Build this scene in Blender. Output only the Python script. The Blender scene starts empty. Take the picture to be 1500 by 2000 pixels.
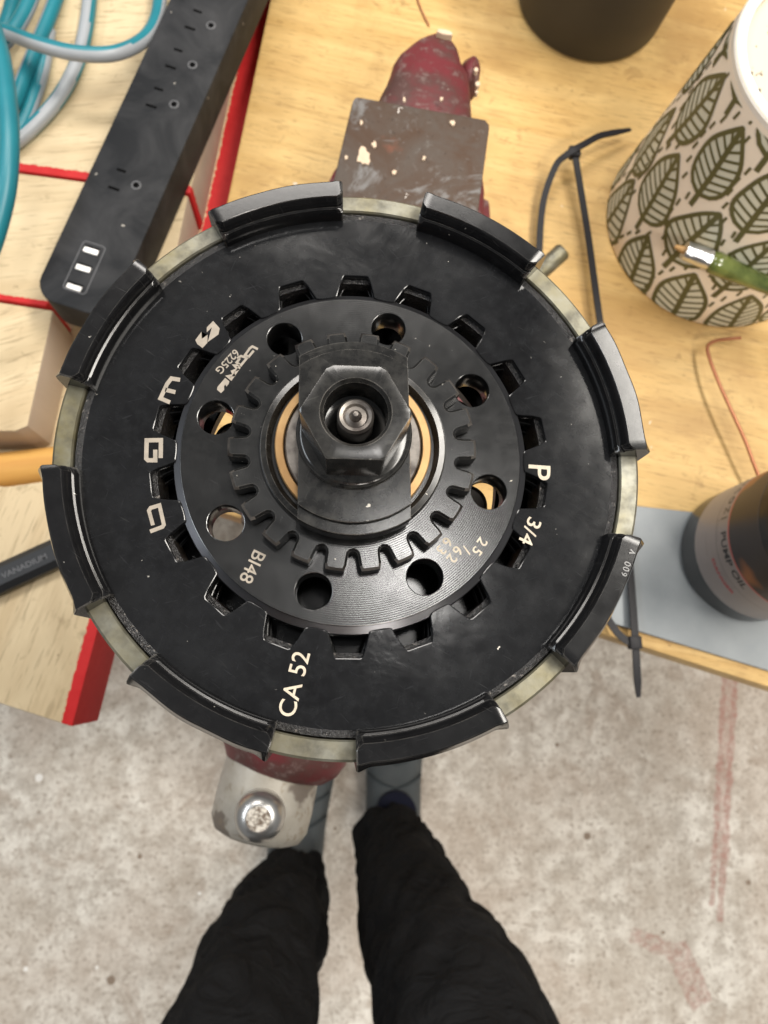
import bpy, bmesh, math, random
from mathutils import Vector, Matrix, noise
random.seed(7)
PI = math.pi
S = bpy.context.scene
COL = S.collection

# ------------------------------------------------------------------ camera
F = 1444.0                       # focal length in pixels of the 1500 x 2000 photograph
NAD = (655.0, 1310.0)            # where straight down falls in the picture
CAMZ = 1.30
_d = Vector(((NAD[0]-750)/F, (1000-NAD[1])/F, -1.0)).normalized()
_Z = -_d
_Y = (Vector((0, 1, 0)) - Vector((0, 1, 0)).dot(_Z)*_Z).normalized()
_X = _Y.cross(_Z)
ROT = Matrix((_X, _Y, _Z))       # camera axes -> world axes
cam = bpy.data.cameras.new('camera')
camo = bpy.data.objects.new('camera', cam); COL.objects.link(camo)
camo.matrix_world = Matrix.Translation((0, 0, CAMZ)) @ ROT.to_4x4()
cam.sensor_fit = 'VERTICAL'; cam.sensor_height = 36.0
cam.lens = 36.0*F/2000.0
cam.clip_start = 0.005; cam.clip_end = 50
cam.dof.use_dof = True; cam.dof.focus_distance = 0.147; cam.dof.aperture_fstop = 30.0
S.camera = camo

def W(px, py, h):
    """point of the world that lies h millimetres below the lens plane and shows at this pixel"""
    v = ROT @ Vector(((px-750)/F, (1000-py)/F, -1.0))
    k = h*0.001/(-v.z)
    return Vector((v.x*k, v.y*k, CAMZ-h*0.001))

# ------------------------------------------------------------------ light
wd = bpy.data.worlds.new('World'); S.world = wd; wd.use_nodes = True
wd.node_tree.nodes['Background'].inputs[0].default_value = (0.88, 0.89, 0.90, 1)
wd.node_tree.nodes['Background'].inputs[1].default_value = 0.24

def area(name, loc, target, sx, sy, power, col):
    l = bpy.data.lights.new(name, 'AREA'); l.shape = 'RECTANGLE'; l.size = sx; l.size_y = sy
    l.energy = power; l.color = col
    o = bpy.data.objects.new(name, l); COL.objects.link(o); o.location = loc
    o.rotation_euler = (Vector(target)-Vector(loc)).to_track_quat('-Z', 'Y').to_euler()
    return o
area('ceiling_lamp_right', (0.85, 0.30, 2.55), (0.1, 0.1, 0.9), 1.2, 0.22, 30, (1.0, 0.95, 0.87))
area('ceiling_lamp_front', (-0.10, 1.15, 2.45), (0.0, 0.2, 0.9), 1.2, 0.22, 18, (1.0, 0.95, 0.89))
area('ceiling_lamp_above', (0.17, 0.22, 2.65), (0.17, 0.2, 0.9), 0.14, 0.18, 3.4, (1.0, 0.97, 0.93))
area('floor_fill_back', (0.35, -1.35, 2.5), (0.25, -0.6, 0.0), 1.2, 0.22, 43, (1.0, 0.94, 0.86))  # added fill light behind the person to brighten the floor, no known fixture
area('ceiling_lamp_left', (-1.25, 0.25, 2.2), (0.0, 0.1, 1.0), 1.2, 0.22, 10, (0.88, 0.94, 1.0))
S.view_settings.view_transform = 'Standard'; S.view_settings.look = 'None'
S.view_settings.exposure = -0.03; S.view_settings.gamma = 1.0

# ------------------------------------------------------------------ node helpers
class NT:
    def __init__(s, name, base=(0.5, 0.5, 0.5), rough=0.5, metal=0.0, spec=0.5):
        s.m = bpy.data.materials.new(name); s.m.use_nodes = True
        s.t = s.m.node_tree; s.n = s.t.nodes; s.b = s.n['Principled BSDF']
        s.b.inputs['Base Color'].default_value = (*base, 1)
        s.b.inputs['Roughness'].default_value = rough
        s.b.inputs['Metallic'].default_value = metal
        s.b.inputs['Specular IOR Level'].default_value = spec
        s._co = None
    def l(s, a, b): s.t.links.new(a, b)
    def put(s, sock, v):
        if hasattr(v, 'node'): s.l(v, sock)
        else:
            try: sock.default_value = v
            except Exception: sock.default_value = (*v, 1)
    def co(s, scale=(1, 1, 1), rot=(0, 0, 0), loc=(0, 0, 0)):
        if s._co is None: s._co = s.n.new('ShaderNodeTexCoord')
        if scale == (1, 1, 1) and rot == (0, 0, 0) and loc == (0, 0, 0): return s._co.outputs['Object']
        m = s.n.new('ShaderNodeMapping'); m.inputs['Scale'].default_value = scale
        m.inputs['Rotation'].default_value = rot; m.inputs['Location'].default_value = loc
        s.l(s._co.outputs['Object'], m.inputs['Vector']); return m.outputs[0]
    def co2(s, ang, scale, loc=(0, 0, 0)):
        # turn first, then stretch, so streaks run at this angle
        m = s.n.new('ShaderNodeMapping'); m.inputs['Rotation'].default_value = (0, 0, -ang); s.l(s.co(), m.inputs['Vector'])
        k = s.n.new('ShaderNodeMapping'); k.inputs['Scale'].default_value = scale; k.inputs['Location'].default_value = loc
        s.l(m.outputs[0], k.inputs['Vector']); return k.outputs[0]
    def noise(s, scale, detail=4, rough=0.55, co=None, dist=0.0):
        q = s.n.new('ShaderNodeTexNoise'); q.inputs['Scale'].default_value = scale
        q.inputs['Detail'].default_value = detail; q.inputs['Roughness'].default_value = rough
        q.inputs['Distortion'].default_value = dist
        s.l(co if co is not None else s.co(), q.inputs['Vector']); return q.outputs['Fac']
    def vor(s, scale, co=None, feature='F1'):
        q = s.n.new('ShaderNodeTexVoronoi'); q.feature = feature; q.inputs['Scale'].default_value = scale
        s.l(co if co is not None else s.co(), q.inputs['Vector']); return q
    def ramp(s, fac, stops):
        r = s.n.new('ShaderNodeValToRGB'); e = r.color_ramp.elements
        while len(e) < len(stops): e.new(0.5)
        for q, (p, c) in zip(e, stops):
            q.position = p
            q.color = (c, c, c, 1) if isinstance(c, (int, float)) else (*c, 1)
        s.l(fac, r.inputs[0]); return r.outputs[0]
    def mix(s, fac, a, b, mode='MIX'):
        m = s.n.new('ShaderNodeMix'); m.data_type = 'RGBA'; m.blend_type = mode
        s.put(m.inputs[0], fac)
        for i, v in ((6, a), (7, b)):
            if hasattr(v, 'node'): s.l(v, m.inputs[i])
            else: m.inputs[i].default_value = (*v, 1) if not isinstance(v, (int, float)) else (v, v, v, 1)
        return m.outputs[2]
    def warp(s, scale, amount):
        q = s.n.new('ShaderNodeTexNoise'); q.inputs['Scale'].default_value = scale; s.l(s.co(), q.inputs['Vector'])
        m = s.n.new('ShaderNodeVectorMath'); m.operation = 'MULTIPLY_ADD'
        s.l(q.outputs['Color'], m.inputs[0]); m.inputs[1].default_value = (amount*2,)*3; s.l(s.co(), m.inputs[2]); return m.outputs[0]
    def math(s, op, a, b=0.0, c=0.0):
        m = s.n.new('ShaderNodeMath'); m.operation = op
        for i, v in enumerate((a, b, c)): s.put(m.inputs[i], v)
        return m.outputs[0]
    def xyz(s, co=None):
        q = s.n.new('ShaderNodeSeparateXYZ'); s.l(co if co is not None else s.co(), q.inputs[0]); return q.outputs
    def specks(s, scale, size, keep, co=None):
        v = s.vor(scale, co)
        c = s.n.new('ShaderNodeSeparateColor'); s.l(v.outputs['Color'], c.inputs[0])
        a = s.math('LESS_THAN', v.outputs['Distance'], s.math('MULTIPLY', c.outputs[1], size))
        return s.math('MULTIPLY', a, s.math('GREATER_THAN', c.outputs[0], 1-keep))
    def bump(s, hgt, strength=0.2, dist=0.001):
        b = s.n.new('ShaderNodeBump'); b.inputs['Strength'].default_value = strength
        b.inputs['Distance'].default_value = dist; s.l(hgt, b.inputs['Height'])
        prev = s.b.inputs['Normal'].links
        if prev: s.l(prev[0].from_socket, b.inputs['Normal'])
        s.l(b.outputs[0], s.b.inputs['Normal'])
    def set(s, name, v): s.put(s.b.inputs[name], v)

M = {}
def black_steel(name, lo, hi, r0, r1, speck=0.05, rings=0.0, spec=0.5, speckscale=260, wavy=0.0, wear=0.0, dusty=0.0):
    t = NT(name, spec=spec)
    n1 = t.noise(38, 5, 0.6); n2 = t.noise(300, 3); n3 = t.noise(9, 4, 0.6, dist=1.5)
    c = t.mix(t.ramp(n1, [(0.35, 0.0), (0.75, 1.0)]), lo, hi)
    c = t.mix(t.ramp(n3, [(0.52, 0.0), (0.7, 0.35)]), c, tuple(x*1.6 for x in hi))
    if dusty:
        fn = t.noise(330, 6, 0.7); c = t.mix(t.ramp(fn, [(0.42, 0.0), (0.68, 1.0)]), c, tuple(x*dusty for x in hi))
        for ang_, sc_, lim in ((0.3, 70, 0.66), (1.25, 90, 0.67), (2.3, 60, 0.68), (-0.6, 120, 0.66)):
            ss = t.noise(sc_*2.2, 2, 0.6, co=t.co2(ang_, (1, 11, 1), (ang_, 0.3, 0)))
            c = t.mix(t.ramp(ss, [(lim+.03, 0.0), (lim+0.08, 0.4)]), c, tuple(x*2.4 for x in hi))
    scr = t.noise(60, 3, 0.7, co=t.co2(0.9, (14, 1, 1)))
    c = t.mix(t.ramp(scr, [(0.68, 0.0), (0.76, 0.3)]), c, (0.07, 0.07, 0.07))
    sp = t.specks(speckscale, 0.11, speck, co=t.warp(900, 0.0011))
    c = t.mix(sp, c, (0.62, 0.58, 0.50))
    c = t.mix(t.math('MULTIPLY', t.specks(620, 0.13, 0.05+speck*1.6, co=t.warp(1300, 0.0006)), t.ramp(n3, [(0.42, 0.15), (0.6, 0.75)])), c, (0.40, 0.38, 0.34))
    hair = t.noise(95, 2, 0.5, co=t.co2(-0.5, (1, 22, 1), (0.4, 0.2, 0)))
    c = t.mix(t.ramp(hair, [(0.72, 0.0), (0.78, 0.3)]), c, (0.08, 0.08, 0.078))
    if wear:
        bv = t.n.new('ShaderNodeBevel'); bv.samples = 4; bv.inputs['Radius'].default_value = 0.00028
        ge = t.n.new('ShaderNodeNewGeometry'); dt = t.n.new('ShaderNodeVectorMath'); dt.operation = 'DOT_PRODUCT'
        t.l(bv.outputs[0], dt.inputs[0]); t.l(ge.outputs['True Normal'], dt.inputs[1])
        ed = t.ramp(dt.outputs['Value'], [(0.80, 1.0), (0.975, 0.0)])
        ed = t.math('MULTIPLY', ed, t.ramp(t.noise(240, 4, 0.7), [(0.40, 0.1), (0.60, wear)]))
        c = t.mix(ed, c, (0.30, 0.28, 0.25))
    t.set('Base Color', c)
    r = t.math('MULTIPLY_ADD', t.ramp(n1, [(0.3, 0.0), (0.7, 1.0)]), r1-r0, r0)
    r = t.math('ADD', r, t.math('MULTIPLY_ADD', n2, 0.06, -0.03))
    t.set('Roughness', r)
    t.bump(t.noise(900, 3), 0.10, 0.00003)
    if wavy:
        t.bump(t.math('MULTIPLY', t.noise(46, 3, 0.5, dist=2.0), t.ramp(t.noise(13, 2), [(0.42, 0.15), (0.62, 1.0)])), wavy, 0.00025)
    if rings:
        w = t.n.new('ShaderNodeTexWave'); w.wave_type = 'RINGS'; w.rings_direction = 'Z'
        w.inputs['Scale'].default_value = 720; w.inputs['Distortion'].default_value = 1.2; w.inputs['Detail'].default_value = 1
        w.inputs['Detail Scale'].default_value = 3
        t.l(t.co(), w.inputs['Vector']); t.bump(w.outputs['Fac'], rings, 0.000006)
        tg = t.n.new('ShaderNodeTangent'); tg.direction_type = 'RADIAL'; tg.axis = 'Z'
        t.l(tg.outputs[0], t.b.inputs['Tangent']); t.set('Anisotropic', 0.3); t.b.inputs['IOR'].default_value = 1.75
    M[name] = t.m
    return t
black_steel('plate_black', (0.006, 0.006, 0.0066), (0.011, 0.0114, 0.0123), 0.08, 0.16, 0.03, spec=0.40, wavy=0.4, dusty=1.15)
black_steel('finger_black', (0.004, 0.004, 0.0045), (0.009, 0.009, 0.0095), 0.12, 0.20, 0.025, spec=0.4, wear=0.5, dusty=1.1)
black_steel('hub_black', (0.006, 0.006, 0.006), (0.013, 0.013, 0.013), 0.15, 0.23, 0.06, rings=0.6, spec=0.42, dusty=1.0)
black_steel('gear_black', (0.006, 0.006, 0.006), (0.016, 0.016, 0.0155), 0.16, 0.24, 0.2, rings=0.5, spec=0.42, speckscale=420, wear=0.5, dusty=1.2)
black_steel('nut_black', (0.008, 0.008, 0.008), (0.026, 0.025, 0.023), 0.14, 0.26, 0.08, spec=0.5, wear=1.0, dusty=1.3)
black_steel('deep_black', (0.004, 0.004, 0.004), (0.008, 0.008, 0.008), 0.10, 0.22, 0.0, spec=0.4)
t = NT('skirt_steel', (0.07, 0.07, 0.074), 0.28, 0.9); M['skirt_steel'] = t.m
t = NT('friction', (0.02, 0.018, 0.016), 0.3, spec=0.7)
t.bump(t.noise(1400, 3, 0.7), 1.0, 0.0007); t.set('Base Color', t.mix(t.ramp(t.noise(900, 3), [(0.62, 0.0), (0.72, 1.0)]), (0.010, 0.009, 0.009), (0.20, 0.18, 0.16)))
M['friction'] = t.m
t = NT('ring_steel', rough=0.42, metal=0.55)
n = t.noise(45, 5, 0.65); n2 = t.noise(260, 4)
c = t.mix(t.ramp(n, [(0.38, 0.0), (0.66, 1.0)]), (0.235, 0.23, 0.19), (0.165, 0.14, 0.065))
c = t.mix(t.ramp(n2, [(0.45, 0.0), (0.70, 0.7)]), c, (0.075, 0.07, 0.055))
t.set('Base Color', c); t.set('Roughness', t.math('MULTIPLY_ADD', n2, 0.3, 0.32)); t.bump(n2, 0.25, 0.0004)
M['ring_steel'] = t.m
t = NT('bronze', rough=0.42, metal=0.7)
t.set('Base Color', t.mix(t.ramp(t.noise(120, 4), [(0.4, 0), (0.7, 1)]), (0.46, 0.29, 0.13), (0.33, 0.185, 0.075)))
M['bronze'] = t.m
t = NT('worn_steel', rough=0.38, metal=0.8)
t.set('Base Color', t.mix(t.ramp(t.noise(260, 4), [(0.4, 0), (0.65, 1)]), (0.22, 0.20, 0.18), (0.07, 0.06, 0.055)))
M['worn_steel'] = t.m
t = NT('bright_steel', (0.55, 0.54, 0.52), 0.3, 0.9); M['bright_steel'] = t.m
t = NT('laser_mark', rough=0.55)
t.set('Base Color', t.mix(t.ramp(t.noise(500, 3), [(0.3, 0), (0.7, 1)]), (0.36, 0.31, 0.25), (0.27, 0.235, 0.19)))
M['laser_mark'] = t.m
t = NT('laser_mark_white', rough=0.55)
t.set('Base Color', t.mix(t.ramp(t.noise(500, 3), [(0.3, 0), (0.7, 1)]), (0.62, 0.54, 0.42), (0.46, 0.40, 0.31)))
M['laser_mark_white'] = t.m
t = NT('stamp_mark', (0.13, 0.13, 0.13), 0.25, 0.3); M['stamp_mark'] = t.m

def wood(name, a, b, dark, rot, scale=1.0, speck=0.03, rough=0.5):
    t = NT(name, spec=0.3)
    g = t.co2(rot, (2.2, 26, 26))
    n1 = t.noise(2.4*scale, 6, 0.6, co=g, dist=0.6); n2 = t.noise(11*scale, 4, 0.6, co=g)
    n3 = t.noise(9, 4, 0.6); n4 = t.noise(30, 5, 0.7)
    c = t.mix(t.ramp(n1, [(0.34, 0), (0.66, 1)]), a, b)
    c = t.mix(t.ramp(n2, [(0.56, 0), (0.74, 0.55)]), c, dark)
    c = t.mix(t.ramp(n3, [(0.52, 0), (0.74, 0.5)]), c, dark)
    c = t.mix(t.ramp(n4, [(0.63, 0), (0.72, 0.6)]), c, tuple(x*0.6 for x in dark))
    fine = t.noise(34*scale, 3, 0.6, co=g); c = t.mix(t.ramp(fine, [(0.57, 0), (0.66, 0.55)]), c, tuple(x*0.75 for x in dark))
    c = t.mix(t.ramp(t.noise(5.5, 5, 0.6, dist=1.2), [(0.50, 0), (0.62, 0.5)]), c, dark)
    c = t.mix(t.ramp(t.noise(70, 5, 0.7, dist=0.6), [(0.60, 0), (0.68, 0.45)]), c, tuple(x*0.8 for x in dark))
    c = t.mix(t.specks(130, 0.12, speck*2, co=t.warp(500, 0.003)), c, (0.85, 0.80, 0.70))
    c = t.mix(t.specks(95, 0.11, speck*1.6, co=t.warp(420, 0.004)), c, (0.14, 0.08, 0.04))
    t.set('Base Color', c); t.set('Roughness', rough)
    t.bump(n2, 0.12, 0.0006)
    return t, c
M['pine'] = wood('pine', (0.72, 0.49, 0.20), (0.58, 0.36, 0.125), (0.36, 0.20, 0.065), -0.22)[0].m
RED = (0.50, 0.009, 0.011)

def face_grid_material(name, rot, paint):
    """pale plywood; paint(t, xyz, jitter) gives the mask of the red paint on it"""
    t, c = wood(name, (0.70, 0.57, 0.365), (0.60, 0.46, 0.275), (0.42, 0.31, 0.175), rot, 0.7, 0.02, 0.55)
    j = t.math('MULTIPLY_ADD', t.noise(420, 3, 0.7), 0.0030, -0.0015)
    mask = paint(t, t.xyz(), j)
    red = t.mix(t.noise(180, 4), RED, (0.62, 0.03, 0.03))
    geo = t.n.new('ShaderNodeNewGeometry'); nz = t.math('ABSOLUTE', t.xyz(geo.outputs['Normal'])[2])
    sawn = t.mix(t.noise(60, 4, 0.6, co=t.co(scale=(1, 1, 0.15))), (0.56, 0.47, 0.37), (0.43, 0.35, 0.27))
    base = t.mix(t.math('LESS_THAN', nz, 0.5), c, sawn)
    t.set('Base Color', t.mix(mask, base, red))
    return t.m

# ------------------------------------------------------------------ mesh helpers
def smooth(me, ang=35):
    me.polygons.foreach_set('use_smooth', [True]*len(me.polygons))
    me.set_sharp_from_angle(angle=math.radians(ang))
def link(name, me, mat=None, parent=None, loc=None, ang=35):
    if mat is not None:
        idx = [p.material_index for p in me.polygons] if isinstance(mat, (list, tuple)) else None
        me.materials.clear()
        for q in (mat if isinstance(mat, (list, tuple)) else [mat]): me.materials.append(M[q] if isinstance(q, str) else q)
    if mat is not None and idx: me.polygons.foreach_set('material_index', idx)
    smooth(me, ang); me.name = name
    o = bpy.data.objects.new(name, me); COL.objects.link(o)
    if parent: o.parent = parent
    if loc is not None: o.location = loc
    return o
def thing(name, label, cat, loc=(0, 0, 0), group=None, rz=0.0):
    o = bpy.data.objects.new(name, None); COL.objects.link(o); o.location = loc; o.rotation_euler = (0, 0, rz)
    o.empty_display_size = 0.02
    return tag(o, label, cat, group)
def tag(o, label, cat, group=None):
    o['label'] = label; o['category'] = cat
    if group: o['group'] = group
    return o
def pyd(v, f):
    me = bpy.data.meshes.new('m'); me.from_pydata([tuple(x) for x in v], [], f); me.update()
    bm = bmesh.new(); bm.from_mesh(me); bmesh.ops.recalc_face_normals(bm, faces=bm.faces); bm.to_mesh(me); bm.free()
    return me
def lathe(prof, seg=96, closed=True):
    """(r, z) profile in mm turned about local z"""
    v = []; f = []; n = len(prof)
    for i in range(seg):
        a = 2*PI*i/seg
        for r, z in prof: v.append((r*math.cos(a)*.001, r*math.sin(a)*.001, z*.001))
    for i in range(seg):
        j = (i+1) % seg
        for k in range(n if closed else n-1):
            k2 = (k+1) % n
            f.append((i*n+k, j*n+k, j*n+k2, i*n+k2))
    if not closed:
        for k in (0, n-1):
            if prof[k][0] > 1e-6: f.append(tuple(i*n+k for i in range(seg)))
    me = pyd(v, f)
    if not closed:
        bm = bmesh.new(); bm.from_mesh(me); bmesh.ops.remove_doubles(bm, verts=bm.verts, dist=1e-7)
        bmesh.ops.recalc_face_normals(bm, faces=bm.faces); bm.to_mesh(me); bm.free()
    return me
def circle(r, n=96, cx=0, cy=0): return [(cx+r*math.cos(2*PI*i/n), cy+r*math.sin(2*PI*i/n)) for i in range(n)]
def plate(loops, z0, z1, bev=0.2, res=0):
    """flat plate in mm from outlines (holes nest by themselves)"""
    cu = bpy.data.curves.new('c', 'CURVE'); cu.dimensions = '2D'; cu.fill_mode = 'BOTH'
    for lp in loops:
        sp = cu.splines.new('POLY'); sp.points.add(len(lp)-1); sp.use_cyclic_u = True
        for p, (x, y) in zip(sp.points, lp): p.co = (x*.001, y*.001, 0, 1)
    cu.extrude = max(1e-6, ((z1-z0)/2-bev)*.001); cu.bevel_depth = bev*.001; cu.bevel_resolution = res; cu.offset = -bev*.001
    o = bpy.data.objects.new('c', cu); COL.objects.link(o)
    dg = bpy.context.evaluated_depsgraph_get(); me = bpy.data.meshes.new_from_object(o.evaluated_get(dg))
    bpy.data.objects.remove(o); bpy.data.curves.remove(cu)
    me.transform(Matrix.Translation((0, 0, (z0+z1)/2*.001)))
    return me
def textmesh(body, size, sx=1.0, bold=0.0, thick=0.05):
    cu = bpy.data.curves.new('t', 'FONT'); cu.body = body; cu.size = size*.001; cu.align_x = 'CENTER'; cu.align_y = 'CENTER'
    cu.extrude = thick*.0005; cu.offset = bold*.001; cu.resolution_u = 5
    o = bpy.data.objects.new('t', cu); COL.objects.link(o)
    dg = bpy.context.evaluated_depsgraph_get(); me = bpy.data.meshes.new_from_object(o.evaluated_get(dg))
    bpy.data.objects.remove(o); bpy.data.curves.remove(cu)
    me.transform(Matrix.Diagonal((sx, 1, 1, 1)))
    return me
def box(sx, sy, sz, bev=0.0, seg=2):
    """box in metres centred on x and y, standing on z = 0"""
    bm = bmesh.new(); bmesh.ops.create_cube(bm, size=1.0)
    for v in bm.verts: v.co = Vector((v.co.x*sx, v.co.y*sy, (v.co.z+.5)*sz))
    if bev: bmesh.ops.bevel(bm, geom=bm.edges[:], offset=bev, segments=seg, profile=0.6, affect='EDGES')
    me = bpy.data.meshes.new('m'); bm.to_mesh(me); bm.free(); return me
def prism(pts, z0, z1, bev=0.0, seg=2):
    """upright prism in metres over the outline pts"""
    bm = bmesh.new(); vs = [bm.verts.new((p[0], p[1], z0)) for p in pts]
    fc = bm.faces.new(vs); r = bmesh.ops.extrude_face_region(bm, geom=[fc])
    for g in r['geom']:
        if isinstance(g, bmesh.types.BMVert): g.co.z = z1
    bmesh.ops.recalc_face_normals(bm, faces=bm.faces)
    if bev: bmesh.ops.bevel(bm, geom=bm.edges[:], offset=bev, segments=seg, profile=0.6, affect='EDGES')
    me = bpy.data.meshes.new('m'); bm.to_mesh(me); bm.free(); return me
def spline(pts, per=10):
    P = [Vector(p) for p in pts]; out = []
    for i in range(len(P)-1):
        a = P[max(i-1, 0)]; b = P[i]; c = P[i+1]; d = P[min(i+2, len(P)-1)]
        for k in range(per):
            t = k/per
            out.append(0.5*((2*b)+(c-a)*t+(2*a-5*b+4*c-d)*t*t+(3*b-a-3*c+d)*t*t*t))
    out.append(P[-1]); return out
def sweep(path, prof, up=Vector((0, 0, 1)), scale=None, matfn=None, cap=True):
    """sweep closed 2D profile (side, up) along the path"""
    v = []; f = []; n = len(prof); mi = []
    for i, p in enumerate(path):
        d = (path[min(i+1, len(path)-1)]-path[max(i-1, 0)]).normalized()
        s = d.cross(up).normalized(); u = s.cross(d).normalized(); k = scale(i/(len(path)-1)) if scale else 1.0
        for a, b in prof: v.append(p+s*a*k+u*b*k)
    for i in range(len(path)-1):
        for k in range(n):
            k2 = (k+1) % n; f.append((i*n+k, i*n+k2, (i+1)*n+k2, (i+1)*n+k)); mi.append(matfn(k) if matfn else 0)
    if cap:
        f.append(tuple(range(n))); f.append(tuple((len(path)-1)*n+k for k in range(n))); mi += [0, 0]
    me = bpy.data.meshes.new('m'); me.from_pydata([tuple(x) for x in v], [], f); me.update()
    me.polygons.foreach_set('material_index', mi)
    bm = bmesh.new(); bm.from_mesh(me); bmesh.ops.recalc_face_normals(bm, faces=bm.faces); bm.to_mesh(me); bm.free()
    return me
def ring2(r, n=14): return [(r*math.cos(2*PI*k/n), r*math.sin(2*PI*k/n)) for k in range(n)]
def join(meshes):
    bm = bmesh.new()
    for m in meshes: bm.from_mesh(m)
    me = bpy.data.meshes.new('m'); bm.to_mesh(me); bm.free(); return me

# ================================================================== SETTING: the concrete floor
t = NT('concrete', spec=0.25)
n1 = t.noise(5, 6, 0.62); n2 = t.noise(32, 6, 0.68); n3 = t.noise(2.1, 4, 0.6, dist=1.0); n4 = t.noise(75, 4, 0.65)
c = t.mix(t.ramp(n2, [(0.40, 0), (0.60, 1)]), (0.52, 0.475, 0.415), (0.82, 0.785, 0.715))
c = t.mix(t.ramp(n1, [(0.46, 0), (0.60, 0.55)]), c, (0.48, 0.42, 0.35))
c = t.mix(t.ramp(n3, [(0.46, 0), (0.60, 0.45)]), c, (0.50, 0.41, 0.335))
c = t.mix(t.ramp(t.noise(11, 5, 0.65, co=t.co(loc=(0.7, 0.2, 0)), dist=1.4), [(0.56, 0), (0.66, 0.5)]), c, (0.40, 0.32, 0.255))
c = t.mix(t.ramp(n4, [(0.56, 0), (0.66, 0.6)]), c, (0.34, 0.28, 0.225))
gr = t.noise(150, 5, 0.75); c = t.mix(t.ramp(gr, [(0.55, 0), (0.63, 0.7)]), c, (0.30, 0.25, 0.20)); c = t.mix(t.ramp(gr, [(0.32, 0.6), (0.42, 0)]), c, (0.84, 0.81, 0.75))
c = t.mix(t.ramp(n4, [(0.26, 0.6), (0.36, 0.0)]), c, (0.80, 0.77, 0.70))
c = t.mix(t.specks(26, 0.20, 0.16), c, (0.27, 0.21, 0.16))
c = t.mix(t.specks(19, 0.16, 0.12, co=t.co(loc=(0.37, 0.1, 0))), c, (0.88, 0.86, 0.82))
x, y, z = t.xyz()
jit = t.math('MULTIPLY_ADD', t.noise(38, 5, 0.7), 0.022, -0.011)
wear = t.ramp(t.noise(110, 4, 0.7), [(0.40, 0.0), (0.58, 1.0)])
def red_line(p, q, hw, fade0=None):
    """painted stripe from p to q on the floor (world xy)"""
    dx, dy = q.x-p.x, q.y-p.y; L = math.hypot(dx, dy); ux, uy = dx/L, dy/L
    al = t.math('ADD', t.math('MULTIPLY', t.math('SUBTRACT', x, p.x), ux), t.math('MULTIPLY', t.math('SUBTRACT', y, p.y), uy))
    ac = t.math('ADD', t.math('MULTIPLY', t.math('SUBTRACT', x, p.x), -uy), t.math('MULTIPLY', t.math('SUBTRACT', y, p.y), ux))
    e = t.math('LESS_THAN', t.math('ADD', t.math('ABSOLUTE', ac), jit), hw)
    return t.math('MULTIPLY', e, t.math('MULTIPLY', t.math('GREATER_THAN', al, 0.0), t.math('LESS_THAN', t.math('ADD', al, jit), L)))
ma = red_line(W(1418, 1250, 1300), W(1390, 1770, 1300), 0.0046)
mb = red_line(W(1442, 1250, 1300), W(1405, 1800, 1300), 0.0050)
mid = red_line(W(1430, 1250, 1300), W(1408, 1690, 1300), 0.013)
mc = red_line(W(1232, 1825, 1300), W(1330, 1862, 1300), 0.012)
md = red_line(W(1318, 1845, 1300), W(1372, 1965, 1300), 0.020)
lines = t.math('MAXIMUM', ma, mb); smear = t.math('MAXIMUM', mc, md)
c = t.mix(t.math('MULTIPLY', lines, t.math('MULTIPLY_ADD', wear, 0.4, 0.2)), c, (0.38, 0.16, 0.13))
c = t.mix(t.math('MULTIPLY', mid, t.math('MULTIPLY_ADD', wear, 0.35, 0.12)), c, (0.44, 0.24, 0.20))
c = t.mix(t.math('MULTIPLY', smear, t.math('MULTIPLY_ADD', wear, 0.45, 0.12)), c, (0.38, 0.185, 0.15))
t.set('Base Color', c); t.set('Roughness', 0.75); t.bump(n2, 0.3, 0.002); M['concrete'] = t.m
fl = link('floor', prism([(-4, -4), (4, -4), (4, 5), (-4, 5)], -0.1, 0.0), 'concrete'); fl['kind'] = 'structure'

# ================================================================== the benches
HB = 430.0                                    # top of the pine bench
a0, a1 = W(527, 0, HB), W(437, 420, HB); b0, b1 = W(1180, 1240, HB), W(1500, 1342, HB)
dl = (a1-a0).normalized(); df = (b1-b0).normalized()
def isect(p, d, q, e):
    k = ((q.x-p.x)*e.y-(q.y-p.y)*e.x)/(d.x*e.y-d.y*e.x); return p+d*k
cor = isect(a0, dl, b0, df)
bench = thing('workbench', 'yellow pine workbench top under the vise and the planter', 'workbench', (cor.x, cor.y, 0))
far = a0-dl*0.35; rgt = b1+df*0.45; fr = rgt+(far-cor)
top = prism([(p.x, p.y) for p in (cor, rgt, fr, far)], CAMZ-0.450, CAMZ-0.430, 0.0025)
o = link('bench_top', top, 'pine'); o.parent = bench; o.matrix_parent_inverse = Matrix.Translation((-cor.x, -cor.y, 0))
for p in (cor+(rgt-cor)*0.97+(far-cor)*0.42, cor+(rgt-cor)*0.93+(far-cor)*0.9, cor+(rgt-cor)*0.12+(far-cor)*0.9, cor+(rgt-cor)*0.14+(far-cor)*0.22):
    o = link('leg', box(0.07, 0.07, CAMZ-0.451, 0.003), 'pine', bench); o.location = (p.x-cor.x, p.y-cor.y, 0)

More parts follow.
